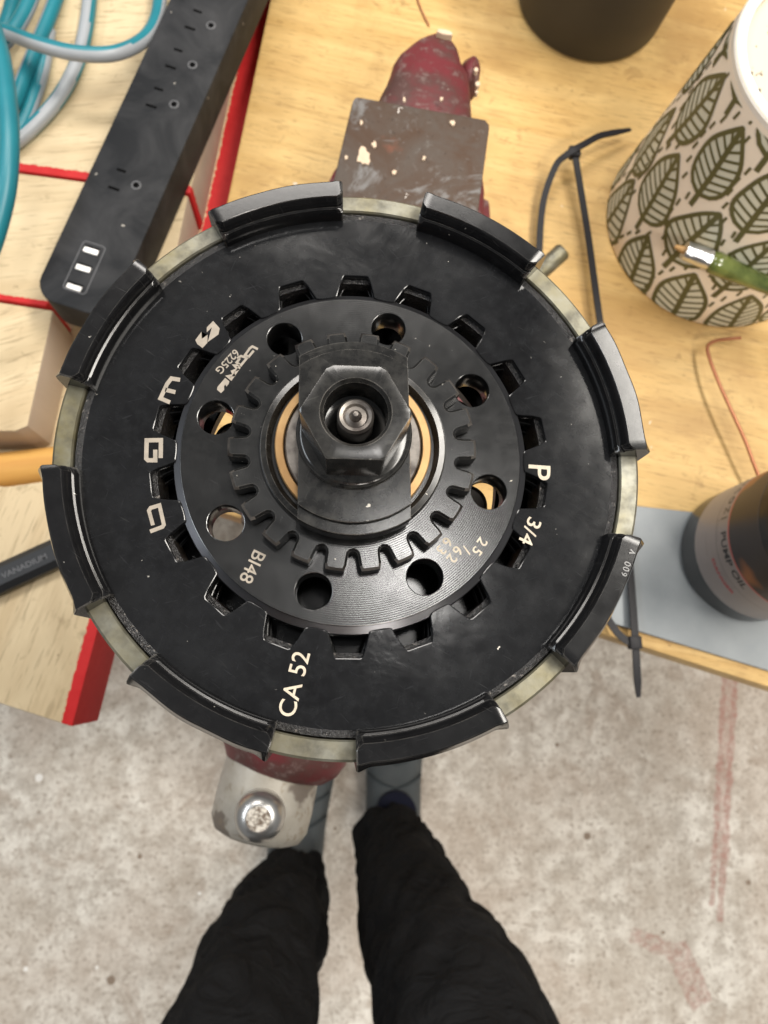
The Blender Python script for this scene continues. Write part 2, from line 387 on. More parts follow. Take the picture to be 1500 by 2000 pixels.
# the lower bench on the left, red paint along the pine bench
def paint_low(t, X, j):
    # distance to the pine bench's left edge
    nx, ny = -dl.y, dl.x
    d = t.math('ADD', t.math('MULTIPLY', t.math('SUBTRACT', X[0], a0.x), nx), t.math('MULTIPLY', t.math('SUBTRACT', X[1], a0.y), ny))
    return t.math('LESS_THAN', t.math('ADD', t.math('ABSOLUTE', d), t.math('MULTIPLY', j, 1.6)), 0.019)
M['low_bench'] = face_grid_material('low_bench', 0.2, paint_low)
HL = 456.0
l0 = W(215, 1150, HL); l1 = l0+Vector((-0.5, 0.14, 0)); far2 = far+Vector((-0.004, 0, 0))
pl = [isect(l0, (l0-l1).normalized(), a0, dl)+Vector((-0.004, 0, 0)), far2, far2+Vector((-0.55, 0.1, 0)), l1]
lb = link('side_bench', prism([(p.x, p.y) for p in pl], CAMZ-0.500, CAMZ-HL*.001, 0.002), 'low_bench')
tag(lb, 'pale plywood side bench with red painted edge left of the pine bench', 'workbench')
sb = link('leg', box(0.06, 0.06, CAMZ-0.501, 0.003), 'low_bench'); sb.parent = lb; sb.location = (pl[3].x+0.12, pl[3].y+0.05, 0)
sb2 = link('leg', sb.data, None, lb); sb2.location = (pl[2].x+0.12, pl[2].y-0.12, 0)

# three pale blocks with red paint
def block(name, label, corners, htop, hbot, paint, rot):
    o = None
    mat = face_grid_material('block_paint_'+name, rot, paint)
    cx = sum(p.x for p in corners)/len(corners); cy = sum(p.y for p in corners)/len(corners)
    me = prism([(p.x-cx, p.y-cy) for p in corners], 0, (hbot-htop)*.001, 0.0015)
    o = link('wooden_block', me, mat, None, (cx, cy, CAMZ-hbot*.001))
    return tag(o, label, 'block', 'pale wooden blocks with red painted edges')
HA = 416.0
def edge_mask(t, X, j, p, q, w, c):
    nx, ny = -(q.y-p.y), q.x-p.x; L = math.hypot(nx, ny); nx /= L; ny /= L
    d = t.math('ADD', t.math('MULTIPLY', t.math('SUBTRACT', X[0], p.x-c[0]), nx), t.math('MULTIPLY', t.math('SUBTRACT', X[1], p.y-c[1]), ny))
    return t.math('LESS_THAN', t.math('ADD', t.math('ABSOLUTE', d), j), w)
def blk(label, px, htop, hbot, edges, rot):
    cs = [W(x, y, htop) for x, y in px]
    c = (sum(p.x for p in cs)/len(cs), sum(p.y for p in cs)/len(cs))
    def paint(t, X, j):
        m = None
        for (i, w) in edges:
            e = edge_mask(t, X, j, cs[i], cs[(i+1) % len(cs)], w, c)
            m = e if m is None else t.math('MAXIMUM', m, e)
        return m
    return block(label[:6], label, cs, htop, hbot, paint, rot)
blk('pale block with a red lower edge under the black power strip and the hose', [(-420, 272), (372, 378), (452, 10), (500, -220), (-300, -330)], HA, HL, [(0, 0.0052)], 0.12)
blk('pale block between the two red lines beside the power strip end', [(-430, 522), (88, 598), (150, 530), (330, 560), (368, 382), (-420, 276)], HA+1, HL, [(0, 0.0034)], 0.12)
blk('pale plywood block with raw sawn side above the yellow handle', [(-430, 840), (30, 842), (54, 832), (104, 606), (-430, 524)], HA+3, HL, [(0, -0.1)], 0.35)
blk('pale plywood block with bright red end at the lower left', [(-400, 1245), (141, 1420), (240, 1045), (150, 930), (10, 950), (-430, 890)], HA-4, HL, [(1, 0.0062)], 1.25)

# ================================================================== THE CLUTCH
AX, AY = 0.0036, 0.0443
BASE = 172.0
def H(h): return BASE-h                       # local z (mm) of a level h below the lens
clutch = thing('clutch', 'black steel clutch with eight raised fingers and a centre nut held up in the vise', 'clutch', (AX, AY, CAMZ-BASE*.001))
def part(name, me, mat, parent=clutch, ang=35): return link(name, me, mat, parent, None, ang)

# basket: floor with windows, wall, reinforcing ring
win = []
for k in (1, 2, 3, 5, 6):
    a = math.radians(74.3+45*k-135); a0_, a1_ = a-0.27, a+0.27
    lp = [(34.5*math.cos(a0_+(a1_-a0_)*i/8), 34.5*math.sin(a0_+(a1_-a0_)*i/8)) for i in range(9)]
    lp += [(24.5*math.cos(a1_-(a1_-a0_)*i/8), 24.5*math.sin(a1_-(a1_-a0_)*i/8)) for i in range(9)]
    win.append(lp)
basket = part('basket', plate([circle(59.5, 128)]+win+[circle(10, 40)], 0, 4, 0.4), 'finger_black')
part('basket_wall', lathe([(55.4, 4.0), (57.3, 4.0), (57.3, H(152.7)), (55.4, H(152.7))], 128), 'deep_black', basket)
part('reinforcing_ring', lathe([(57.7, 5), (61.4, 5), (61.7, 5.6), (61.75, H(150.6)), (61.2, H(150.1)), (57.9, H(150.0)), (57.6, H(150.4)), (57.6, 5.4)], 160), 'ring_steel')
for i in range(3):
    z = H(153.6+3.4*i)
    part('friction_plate', lathe([(40.9, z-2.4), (54.8, z-2.4), (55.0, z-2.0), (54.9, z+0.9), (54.6, z+1.3), (40.9, z+1.3)], 128), 'friction')

# fingers
def finger(a_c, half, var):
    prof = [(62.3, 6.0), (62.3, H(147.2)), (61.35, H(144.55)), (61.1, H(144.4)), (57.75, H(144.4)), (57.35, H(144.75)), (57.05, H(145.5)), (56.65, H(146.1)),
            (56.55, H(146.8)), (56.15, H(147.0)), (55.75, H(147.7)), (55.55, H(149.4)), (55.6, 6.0)]
    v = []; f = []; n = len(prof); N = 44
    for i in range(N+1):
        s = -1+2*i/N; a = math.radians(a_c+half*s); e = abs(s)
        fl = max(0.0, (e-0.80)/0.20); fl = fl*fl*(3-2*fl)
        cut = max(0.0, (e-0.93)/0.07)
        for k, (r, z) in enumerate(prof):
            rr = r; zz = z
            if k <= 1: rr += 0.95*fl + 0.12*var*math.sin(7*s)
            if k in (2, 3): rr += (0.4+0.3*var)*fl + 0.12*var*math.sin(7*s)
            if k in (4, 5, 6): rr += 1.5*cut
            if k in (7, 8, 9): rr += 0.7*cut
            if k in (2, 3, 4): zz -= 0.25*cut
            v.append((rr*math.cos(a)*.001, rr*math.sin(a)*.001, zz*.001))
    for i in range(N):
        for k in range(n):
            k2 = (k+1) % n; f.append((i*n+k, i*n+k2, (i+1)*n+k2, (i+1)*n+k))
    f.append(tuple(range(n))); f.append(tuple(N*n+k for k in range(n)))
    me = pyd(v, f)
    bm = bmesh.new(); bm.from_mesh(me)
    ends = [e for e in bm.edges if len(e.link_faces) == 2 and any(len(x.verts) == n for x in e.link_faces)]
    bmesh.ops.bevel(bm, geom=ends, offset=0.00022, segments=2, affect='EDGES', clamp_overlap=True)
    bm.to_mesh(me); bm.free()
    return me
FC = [106.0, 151.6, -162.4, -119.3, -75.6, -31.8, 14.2, 60.5]
for k, a in enumerate(FC):
    fg = part('finger', finger(a, 14.1, random.uniform(-1, 1)), 'finger_black', clutch, 28)
    if k == 5:
        for i, (px, py, ch, sz) in enumerate([(1233, 1078, 'v', 2.4), (1226, 1102, '0', 1.9), (1223, 1112, '0', 1.9), (1219, 1122, '6', 1.7)]):
            p = W(px, py, 144.4); me = textmesh(ch, sz, 1.0, 0.02, 0.12)
            me.transform(Matrix.Translation((p.x-AX, p.y-AY, H(144.35)*.001)) @ Matrix.Rotation(math.radians(65), 4, 'Z'))
            link('stamped_mark', me, 'stamp_mark', fg)

# outer plate with 18 notches, and the two plates under it
def notched(ro, ri, rn, wo, wi, ph):
    lp = []
    for k in range(18):
        a = math.radians(ph+20*k)
        ca, sa = math.cos(a), math.sin(a)
        def P(r, w): lp.append((r*ca-w*sa, r*sa+w*ca))
        P(ri, -wi); P(rn-1.6, -(wo+0.55)); P(rn-0.25, -wo); P(rn, -wo+0.35); P(rn, wo-0.35); P(rn-0.25, wo); P(rn-1.6, wo+0.55); P(ri, wi)
        hw = math.asin(wi/ri)
        for q in (0.12, 0.3, 0.5, 0.7, 0.88):
            b = a+hw+(math.radians(20)-2*hw)*q; rr = ri-0.25*math.sin(PI*q)+0.05
            lp.append((rr*math.cos(b), rr*math.sin(b)))
    return [circle(ro, 160), lp]
outer = part('outer_plate', plate(notched(56.0, 36.8, 41.9, 2.75, 4.1, 88.6), H(152.6), H(150.5), 0.22, 1), 'plate_black')
part('splined_plate', plate(notched(54.0, 36.7, 41.3, 2.5, 3.95, 88.6), H(156.6), H(154.8), 0.25, 1), 'deep_black')
part('splined_plate', plate(notched(54.0, 36.7, 41.0, 2.3, 3.8, 88.6), H(161.2), H(159.4), 0.25, 1), 'deep_black')
part('lip', lathe([(55.6, H(150.55)), (56.3, H(150.35)), (57.2, H(150.6)), (57.45, H(152.4)), (55.6, H(152.4))], 160), 'friction', outer)

# inner plate with 8 holes, its skirt
holes = []
for k in range(8):
    a = math.radians(74.4+45*k); holes.append(circle(3.72, 40, 29.7*math.cos(a), 29.7*math.sin(a)))
inner = part('inner_plate', plate([circle(35.7, 160)]+holes+[circle(14.2, 64)], H(156.5), H(149.3), 0.18, 1), 'hub_black')
part('skirt', lathe([(35.5, H(150.2)), (35.72, H(150.3)), (37.2, H(151.0)), (37.4, H(151.6)), (37.4, H(158.5)), (35.5, H(158.5))], 160), 'skirt_steel', inner)

# gear
NT_ = 22; lp = []
for k in range(NT_):
    a = math.radians(-90.3+k*360/NT_)                       # middle of a gap
    def P(r, w):
        th = a+w/r; lp.append((r*math.cos(th), r*math.sin(th)))
    P(25.3, -1.75); P(24.3, -1.35)
    for q in range(7):
        b = PI*q/6
        P(22.35-1.15*math.sin(b), -1.02*math.cos(b))
    P(24.3, 1.35); P(25.3, 1.75)
    for q in (0.33, 0.67):
        w = 1.75+(2*PI*25.3/NT_-3.5)*q; P(25.3, w)
gm = plate([lp, circle(14.5, 64)], H(149.1), H(144.1), 0.5, 0)
for pol in gm.polygons:                                     # the ends of the teeth are ground bright
    if math.hypot(pol.center.x, pol.center.y) > .0246 and 0.2 < pol.normal.z < 0.95: pol.material_index = 1
gear = part('gear', gm, ['gear_black', 'worn_steel'], ang=25)
part('collar', lathe([(16.3, H(146)), (18.9, H(146)), (18.9, H(143.3)), (18.5, H(142.6)), (17.4, H(142.4)), (16.9, H(143.0)), (16.3, H(144.5))], 128), 'nut_black', gear)
part('bronze_bush', lathe([(13.9, H(148)), (15.7, H(148)), (15.7, H(142.3)), (15.5, H(142.1)), (14.1, H(142.1)), (13.9, H(142.3))], 128), 'bronze')
part('worn_spacer', lathe([(9.0, H(148)), (13.7, H(148)), (13.7, H(142.4)), (13.4, H(142.1)), (9.0, H(142.1))], 96), 'worn_steel')

# two-flat washer
def flatcircle(r, w, n=120):
    out = []
    for i in range(n):
        a = 2*PI*i/n; x = r*math.cos(a); y = r*math.sin(a)
        if abs(x) > w:
            if out and abs(abs(out[-1][0])-w) < 1e-6 and out[-1][0]*x > 0: continue
            yy = math.sqrt(r*r-w*w)
            if x > 0:
                continue
            out.append((-w, yy)); out.append((-w, -yy)); continue
        out.append((x, y))
    yy = math.sqrt(r*r-w*w); i0 = max(range(len(out)), key=lambda i: 0)
    # right flat: list starts after angle 0, so close it with two points
    k = 0
    out = [(w, yy)]+[p for p in out if p[1] > 0 or p[0] < 0 or True]+[(w, -yy)]
    return out
wash = part('washer', plate([flatcircle(19.5, 10.7), circle(6.2, 40)], H(141.8), H(136.4), 0.16, 1), 'nut_black')
part('washer_step', plate([flatcircle(17.4, 10.66), circle(6.2, 40)], H(136.5), H(135.2), 0.2, 1), 'nut_black', wash)

# hexagon nut with flange and chamfer
AF = 8.65
def hexr(th): 
    u = (th-math.radians(-1.5)) % (PI/3)-PI/6      # corners near 178 degrees and every 60 on
    return AF/math.cos(u)
v = []; f = []; SEG = 180; zt = H(123.0)
for i in range(SEG):
    th = 2*PI*i/SEG; R = hexr(th); ca, sa = math.cos(th), math.sin(th); rc = 9.55
    rc = min(rc, R-0.04); zc = zt-max(0.0, R-9.55)*0.5
    for r, z in ((5.6, H(135.2)), (5.6, H(128)), (5.75, zt-0.7), (6.2, zt-0.2), (6.35, zt), (rc-0.1, zt), (rc, zt-0.03), (R-0.05, zc), (R, zc-0.08), (R, H(134.1)), (R+0.25, H(133.9))):
        v.append((r*ca*.001, r*sa*.001, z*.001))
n = 11
for i in range(SEG):
    j = (i+1) % SEG
    for k in range(n-1): f.append((i*n+k, i*n+k+1, j*n+k+1, j*n+k))
nut = part('nut', pyd(v, f), 'nut_black', ang=22)
part('flange', lathe([(6.1, H(135.3)), (10.9, H(135.3)), (11.1, H(134.9)), (10.8, H(134.3)), (9.9, H(133.8)), (6.1, H(133.8))], 96), 'nut_black', nut)
part('crankshaft_end', lathe([(0.0, H(123.9)), (0.45, H(124.0)), (0.85, H(124.5)), (1.15, H(125.3)), (2.0, H(125.6)), (2.3, H(125.1)), (2.9, H(124.9)), (3.3, H(125.4)), (3.4, H(133.5)), (5.2, H(134.0)), (5.2, H(136)), (9.0, H(142)), (9.0, -138), (0.0, -138)], 64, closed=False), 'worn_steel')
sh = clutch.children[-1]
part('bore', lathe([(3.5, H(130.5)), (5.58, H(129.8)), (5.58, H(132)), (3.5, H(132))], 64), 'deep_black', nut)
# bits of light metal under the holes (spring cups)
for a in (74.4, 29.4, -15.6, 164.4):
    th = math.radians(a)
    me = lathe([(0, 0), (2.0, 0.2), (4.3, 1.2), (4.8, 2.2), (4.9, -3), (0, -3)], 32, closed=False)
    me.transform(Matrix.Translation((27.6*math.cos(th)*.001, 27.6*math.sin(th)*.001, .0052)))
    part('spring_cup', me, 'worn_steel')

# lettering on the plates ------------------------------------------------
def place(me, px, py, h, phi):
    p = W(px, py, h)
    me.transform(Matrix.Translation((p.x-AX, p.y-AY, (H(h)+0.035)*.001)) @ Matrix.Rotation(math.radians(phi), 4, 'Z')); return me
def letters(parent, body, px, py, h, size, phi, mat='laser_mark', sx=1.0, bold=0.03, name='engraved_text'):
    return link(name, place(textmesh(body, size, sx, bold), px, py, h, phi), mat, parent)
letters(outer, 'P', 1051, 921, 150.5, 6.8, -94, 'laser_mark_white', 1.08, 0.05)
letters(outer, '3/4', 1034, 1037, 150.5, 4.35, -116, 'laser_mark_white', 1.12)
letters(outer, 'CA 52', 576, 1336, 150.5, 4.9, 76, 'laser_mark_white', 1.0)
letters(inner, 'BI48', 492, 1106, 149.3, 3.9, -116, 'laser_mark', 1.0)
for ch, px, py in (('2', 941, 1058), ('5', 931, 1076), ('/', 910.5, 1074), ('6', 893, 1075), ('2', 882, 1090), ('6', 873, 1058), ('3', 861, 1074)):
    letters(inner, ch, px, py, 149.3, 3.0, -128, 'laser_mark_white', 1.05, 0.03)
letters(inner, '6225G', 444, 706, 149.3, 2.35, -129, 'laser_mark', 1.0, 0.03)
def flatpoly(polys, h, zoff=0.035):
    bm = bmesh.new()
    for P in polys:
        vs = []
        for (px, py) in P:
            p = W(px, py, h); vs.append(bm.verts.new((p.x-AX, p.y-AY, (H(h)+zoff)*.001)))
        bm.faces.new(vs)
    bmesh.ops.triangulate(bm, faces=bm.faces)
    for fc in bm.faces:
        if fc.normal.z < 0: fc.normal_flip()
    me = bpy.data.meshes.new('m'); bm.to_mesh(me); bm.free(); return me
def stroke(pts, w):
    """mitred polyline -> quads"""
    P = [Vector(p) for p in pts]; L = []; R = []
    for i, p in enumerate(P):
        d0 = (P[i]-P[i-1]).normalized() if i else None; d1 = (P[i+1]-P[i]).normalized() if i < len(P)-1 else None
        if d0 is None: nn = Vector((-d1.y, d1.x)); k = 1
        elif d1 is None: nn = Vector((-d0.y, d0.x)); k = 1
        else:
            nn = (Vector((-d0.y, d0.x))+Vector((-d1.y, d1.x))).normalized(); k = 1/max(0.5, nn.dot(Vector((-d0.y, d0.x))))
        L.append(p+nn*w*k/2); R.append(p-nn*w*k/2)
    return [[tuple(L[i]), tuple(L[i+1]), tuple(R[i+1]), tuple(R[i])] for i in range(len(P)-1)]
def crop(pts, x0, y0, k): return [(x0+x/k, y0+y/k) for x, y in pts]
def logo(parent, strokes, w, polys, x0, y0, k, h, mat):
    Q = []
    for s_ in strokes: Q += stroke(crop(s_, x0, y0, k), w)
    for p_ in polys: Q.append(crop(p_, x0, y0, k))
    return link('engraved_logo', flatpoly(Q, h), mat, parent)
K = 4.167
logo(outer, [[(466, 592), (395, 580), (360, 625), (306, 742), (384, 775)], [(345, 672), (428, 692)]], 8.0, [], 240, 600, K, 150.5, 'laser_mark')
logo(outer, [[(308, 1228), (310, 1082), (194, 1084), (190, 1232), (205, 1246), (264, 1246), (264, 1160)]], 8.4, [], 240, 600, K, 150.5, 'laser_mark')
logo(outer, [[(222, 1826), (322, 1788), (334, 1770), (298, 1612), (226, 1634), (212, 1655), (245, 1775)]], 7.6, [], 240, 600, K, 150.5, 'laser_mark')
logo(outer, [], 8, [[(735, 112), (788, 172), (778, 222), (690, 285), (725, 165), (683, 205), (683, 165)], [(640, 200), (590, 268), (605, 300), (648, 333), (688, 290), (690, 225), (642, 258)]], 240, 600, K, 150.5, 'laser_mark')
K = 9.375
logo(inner, [[(1160, 395), (1060, 345), (1010, 380), (925, 500), (990, 535), (1085, 420)], [(780, 560), (850, 520), (960, 555), (850, 690), (770, 640), (830, 560)],
             [(830, 690), (720, 690), (790, 760), (690, 800), (720, 870), (600, 890), (670, 945), (830, 720)]], 4.6,
     [[(560, 920), (640, 985), (625, 1030), (585, 1080), (560, 1040), (540, 1080), (545, 1140), (485, 1200), (410, 1135), (420, 1085)]], 380, 640, K, 149.3, 'laser_mark')

# ================================================================== THE VISE
t = NT('vise_paint', rough=0.5, spec=0.4)
n = t.noise(40, 6, 0.65); n2 = t.noise(160, 5, 0.7)
c = t.mix(t.ramp(n, [(0.40, 0), (0.62, 1)]), (0.155, 0.022, 0.027), (0.085, 0.040, 0.034))
c = t.mix(t.ramp(n2, [(0.54, 0), (0.68, 0.7)]), c, (0.24, 0.165, 0.15))
c = t.mix(t.specks(130, 0.18, 0.10, co=t.warp(420, 0.005)), c, (0.62, 0.50, 0.42))
t.set('Base Color', c); t.bump(n2, 0.35, 0.001); M['vise_paint'] = t.m
t = NT('vise_steel', rough=0.6, metal=0.1, spec=0.2)
n = t.noise(35, 6, 0.65, dist=0.8); n2 = t.noise(220, 5, 0.7)
c = t.mix(t.ramp(n, [(0.38, 0), (0.64, 1)]), (0.085, 0.052, 0.035), (0.10, 0.080, 0.066))
c = t.mix(t.ramp(t.noise(24, 5, 0.65, co=t.co(loc=(0.1, 0.05, 0))), [(0.60, 0), (0.70, 0.8)]), c, (0.20, 0.08, 0.05))
c = t.mix(t.ramp(n2, [(0.58, 0), (0.72, 0.6)]), c, (0.19, 0.175, 0.16))
c = t.mix(t.ramp(t.noise(28, 6, 0.7, co=t.co(loc=(0.0, 0.31, 0)), dist=1.2), [(0.55, 0), (0.63, 0.7)]), c, (0.24, 0.235, 0.23))
c = t.mix(t.specks(150, 0.16, 0.10, co=t.warp(420, 0.004)), c, (0.72, 0.66, 0.60))
c = t.mix(t.ramp(t.noise(330, 5, 0.75), [(0.60, 0), (0.68, 0.8)]), c, (0.045, 0.032, 0.026))
t.set('Base Color', c); t.bump(n2, 0.35, 0.0008); M['vise_steel'] = t.m
t = NT('vise_zinc', rough=0.5, metal=0.25)
n = t.noise(60, 5, 0.65); n2 = t.noise(30, 4, 0.6, co=t.co(loc=(0.05, 0.02, 0)))
c = t.mix(t.ramp(n, [(0.4, 0), (0.7, 0.7)]), (0.47, 0.44, 0.385), (0.33, 0.29, 0.225))
c = t.mix(t.ramp(n2, [(0.56, 0), (0.60, 0.8)]), c, (0.13, 0.10, 0.08))
c = t.mix(t.ramp(t.noise(190, 5, 0.7), [(0.56, 0), (0.66, 0.6)]), c, (0.24, 0.19, 0.13))
t.set('Base Color', c); M['vise_zinc'] = t.m
t = NT('chip', rough=0.6); t.set('Base Color', t.mix(t.noise(300, 3), (0.74, 0.58, 0.42), (0.60, 0.44, 0.30))); M['chip'] = t.m

VH = 318.0
jc = W(806, 292, VH); bo = W(507, 1585, 352)
vd = Vector((jc.x-bo.x, jc.y-bo.y, 0)).normalized(); vang = math.atan2(-vd.x, vd.y)
vise = thing('bench_vise', 'worn dark red bench vise with rusty anvil holding up the clutch', 'vise', (jc.x, jc.y, CAMZ-HB*.001), rz=vang)
VI = Matrix.Rotation(-vang, 4, 'Z')
def V(px, py, h):
    p = VI @ (W(px, py, h)-Vector((jc.x, jc.y, CAMZ-HB*.001))); return p
def vpart(name, me, mat, parent=vise, ang=40): return link(name, me, mat, parent, None, ang)
def z_(h): return (HB-h)*.001
def soften(me, amp, sc, seed=0.0, cuts=3):
    bm = bmesh.new(); bm.from_mesh(me)
    bmesh.ops.subdivide_edges(bm, edges=bm.edges[:], cuts=cuts, use_grid_fill=True)
    bmesh.ops.triangulate(bm, faces=bm.faces)
    bm.normal_update()
    for q in bm.verts: q.co += q.normal*amp*(noise.noise(q.co*sc+Vector((seed, 0, 0))))
    bm.to_mesh(me); bm.free(); return me
# anvil plate
pts = [V(695, 187, VH), V(950, 232, VH), V(957, 243, VH), V(934, 420, VH), V(640, 400, VH), V(688, 196, VH)]
anvil = vpart('anvil', soften(prism([(p.x, p.y) for p in pts], z_(VH+16), z_(VH), 0.0016, 2), 0.0006, 160, 0, 1), 'vise_steel')
# paint chips lying on the anvil
for px, py, r in ((710, 308, 17), (676, 308, 4), (731, 283, 5), (790, 195, 4), (862, 194, 4), (884, 240, 5), (706, 240, 4), (770, 337, 5), (828, 310, 4)):
    lp = [(r*(1+.75*noise.noise(Vector((math.cos(a)*1.4, math.sin(a)*1.4, px*.37))))*math.cos(a)*(0.8), r*(1+.75*noise.noise(Vector((math.cos(a)*1.4, math.sin(a)*1.4, px*.37))))*math.sin(a)) for a in [2*PI*k/14 for k in range(14)]]
    pp = [V(px+x, py+y, VH-0.3) for x, y in lp]
    vpart('paint_chip', prism([(p.x, p.y) for p in pp], z_(VH+0.3), z_(VH-0.7)), 'chip', anvil)
# horn: lofted rounded sections from the anvil to the tip
def loft(secs, n=20):
    """secs: centre, half width, half height (squircle) along the vise's y"""
    v = []; f = []
    for (cx, cy, cz, hw, hh, e) in secs:
        for k in range(n):
            a = 2*PI*k/n; ca, sa = math.cos(a), math.sin(a)
            v.append((cx+hw*math.copysign(abs(ca)**e, ca), cy, cz+hh*math.copysign(abs(sa)**e, sa)))
    for i in range(len(secs)-1):
        for k in range(n):
            k2 = (k+1) % n; f.append((i*n+k, i*n+k2, (i+1)*n+k2, (i+1)*n+k))
    f.append(tuple(range(n))); f.append(tuple((len(secs)-1)*n+k for k in range(n)))
    return pyd(v, f)
hs = []
for (lx, rx, py, h, hh) in ((676, 945, 300, VH+5, 18), (700, 942, 230, VH+3, 18), (728, 938, 196, VH+3, 17), (752, 930, 150, VH+6, 16), (768, 926, 112, VH+10, 14), (790, 912, 86, VH+14, 11), (815, 897, 70, VH+17, 8), (835, 884, 62, VH+20, 5), (850, 872, 58.5, VH+23, 2)):
    a = V(lx, py, h); b = V(rx, py+12, h); cx = (a.x+b.x)/2; hs.append((cx, (a.y+b.y)/2, z_(h+hh), (b.x-a.x)/2, hh*.001, 0.75))
horn = vpart('horn', soften(loft(hs, 28), 0.0012, 110, 3, 1), 'vise_paint')
tipc = V(868, 66, VH+16)
vpart('paint_chip', prism([(tipc.x+0.0042*math.cos(2*PI*k/12)*(1+.2*math.sin(3*k)), tipc.y+0.0016*math.sin(2*PI*k/12)) for k in range(12)], tipc.z-0.004, tipc.z+0.0012), 'chip', horn)
# side lugs of the cast body
def lump(px, py, h, sx, sy, sz, seed, mat='vise_paint', name='cast_lug'):
    bm = bmesh.new(); bmesh.ops.create_icosphere(bm, subdivisions=3, radius=1.0)
    p = V(px, py, h)
    for q in bm.verts:
        w = 1+0.18*noise.noise(q.co*1.7+Vector((seed, 0, 0)))
        q.co = Vector((p.x+q.co.x*sx*w, p.y+q.co.y*sy*w, p.z+q.co.z*sz*w))
    me = bpy.data.meshes.new('m'); bm.to_mesh(me); bm.free(); return vpart(name, me, mat)
lg = lump(914, 158, VH+34, .0062, .0105, .013, 1)
for px, py, r in ((931, 132, 7), (934, 160, 8), (932, 176, 5)):
    p = V(px, py, VH+19); vpart('paint_chip', prism([(p.x+r*.00016*math.cos(2*PI*k/10), p.y+r*.0002*math.sin(2*PI*k/10)) for k in range(10)], p.z-0.004, p.z-0.0012), 'chip', lg)
# cast body under the anvil
pa = [V(672, 262, VH+14), V(945, 300, VH+14), V(950, 470, VH+14), V(628, 470, VH+14)]
vpart('rear_body', soften(prism([(p.x, p.y) for p in pa], z_(HB-22), z_(VH+14), 0.006, 3), 0.0015, 70, 8, 2), 'vise_paint')
vpart('base', soften(prism([(-.044, -.20), (.044, -.20), (.07, -.05), (.05, .05), (-.05, .05), (-.07, -.05)], 0.0, 0.024, 0.006, 2), 0.001, 60, 4, 2), 'vise_paint')
vpart('slide_bar', prism([(-.021, -.262), (.021, -.262), (.021, -.04), (-.021, -.04)], 0.03, 0.074, 0.004, 2), 'vise_paint')
vpart('rear_jaw', prism([(-.037, -.200), (.037, -.200), (.037, -.165), (-.037, -.165)], 0.03, 0.106, 0.003, 2), 'vise_steel')
vpart('front_jaw', prism([(-.037, -.262), (.037, -.262), (.037, -.2205), (-.037, -.2205)], 0.03, 0.106, 0.003, 2), 'vise_steel')
# rounded red nose of the sliding jaw, spindle head, handle with ball ends
fy = V(540, 1470, 352)
def vlathe_y(prof, c, seg=40):
    """profile (y, r) in metres turned about the vise's long axis"""
    v = []; f = []; n = len(prof)
    for i in range(seg):
        a = 2*PI*i/seg
        for y, r in prof: v.append((c.x+r*math.cos(a), c.y+y, c.z+r*math.sin(a)))
    for i in range(seg):
        j = (i+1) % seg
        for k in range(n-1): f.append((i*n+k, i*n+k+1, j*n+k+1, j*n+k))
    f.append(tuple(i*n for i in range(seg))); f.append(tuple(i*n+n-1 for i in range(seg)))
    return pyd(v, f)
bc = V(510, 1545, 374); bc.x = 0.0
nose = V(535, 1518, 372)
vpart('nose', soften(vlathe_y([(0.05, .031), (0.02, .031), (0.012, .030), (0.006, .027), (0.002, .022), (0.0, .015)], Vector((0.004, nose.y, bc.z)), 48), 0.0004, 90, 2, 1), 'vise_paint')
head = vpart('spindle_head', vlathe_y([(0.030, .0215), (0.016, .0225), (-0.004, .0232), (-0.014, .0228), (-0.0185, .0205), (-0.0205, .016)], bc, 48), 'vise_zinc')
hp = V(508, 1592, 350)
hd = vpart('handle', sweep([Vector((hp.x, hp.y, z_(520))), Vector((hp.x, hp.y, z_(352)))], ring2(.0066, 24), up=Vector((0, 1, 0))), 'bright_steel', head)
me = lathe([(0, -10), (6.6, -10), (7.5, -9), (10.2, -5.5), (11.2, -1.5), (11.2, 1.5), (10.3, 5), (8.4, 7.6), (5.8, 8.8), (5.4, 8.85), (0, 9.0)], 40, closed=False); me.transform(Matrix.Translation((hp.x, hp.y, z_(350))))
vpart('handle_ball', me, 'bright_steel', hd)
t = NT('ball_worn', rough=0.5, metal=0.5); t.set('Base Color', t.mix(t.ramp(t.noise(420, 4, 0.7), [(0.42, 0), (0.58, 1)]), (0.20, 0.15, 0.11), (0.86, 0.80, 0.70))); M['ball_worn'] = t.m
me = lathe([(0, 9.15), (5.2, 9.0), (5.2, 8.7), (0, 8.7)], 40, closed=False); me.transform(Matrix.Translation((hp.x, hp.y, z_(350))))
vpart('worn_spot', me, 'ball_worn', hd)
# swivel lock lever showing beside the clutch
p0 = V(1040, 545, 395); p1 = V(1102, 488, 385)
lv = vpart('lock_lever', sweep([p0+(p0-p1)*1.5, p0, p0+(p1-p0)*.94, p1], ring2(.0052, 24), scale=lambda s: 1.0 if s < 0.99 else 0.8), 'ring_steel')

# ================================================================== POWER STRIP
t = NT('strip_plastic', rough=0.62, spec=0.22)
n = t.noise(26, 5, 0.6, dist=0.8)
c = t.mix(t.ramp(n, [(0.40, 0), (0.66, 1)]), (0.013, 0.014, 0.016), (0.042, 0.042, 0.044))
c = t.mix(t.specks(150, 0.12, 0.09, co=t.warp(500, 0.002)), c, (0.50, 0.46, 0.40)); t.set('Base Color', c); M['strip_plastic'] = t.m
t = NT('black_hole', (0.002, 0.002, 0.002), 0.9, spec=0.1); M['black_hole'] = t.m
t = NT('grey_print', (0.12, 0.12, 0.125), 0.5); M['grey_print'] = t.m
SH = 388.0
s0 = W(78, 540, SH); s1 = W(330, 0, SH); s2 = W(262, 510, SH)
ud = (s1-s0); ud.z = 0; ud.normalize(); sd = Vector((ud.y, -ud.x, 0))
wid = (s2-s0).dot(sd)
org = s0-ud*0.012
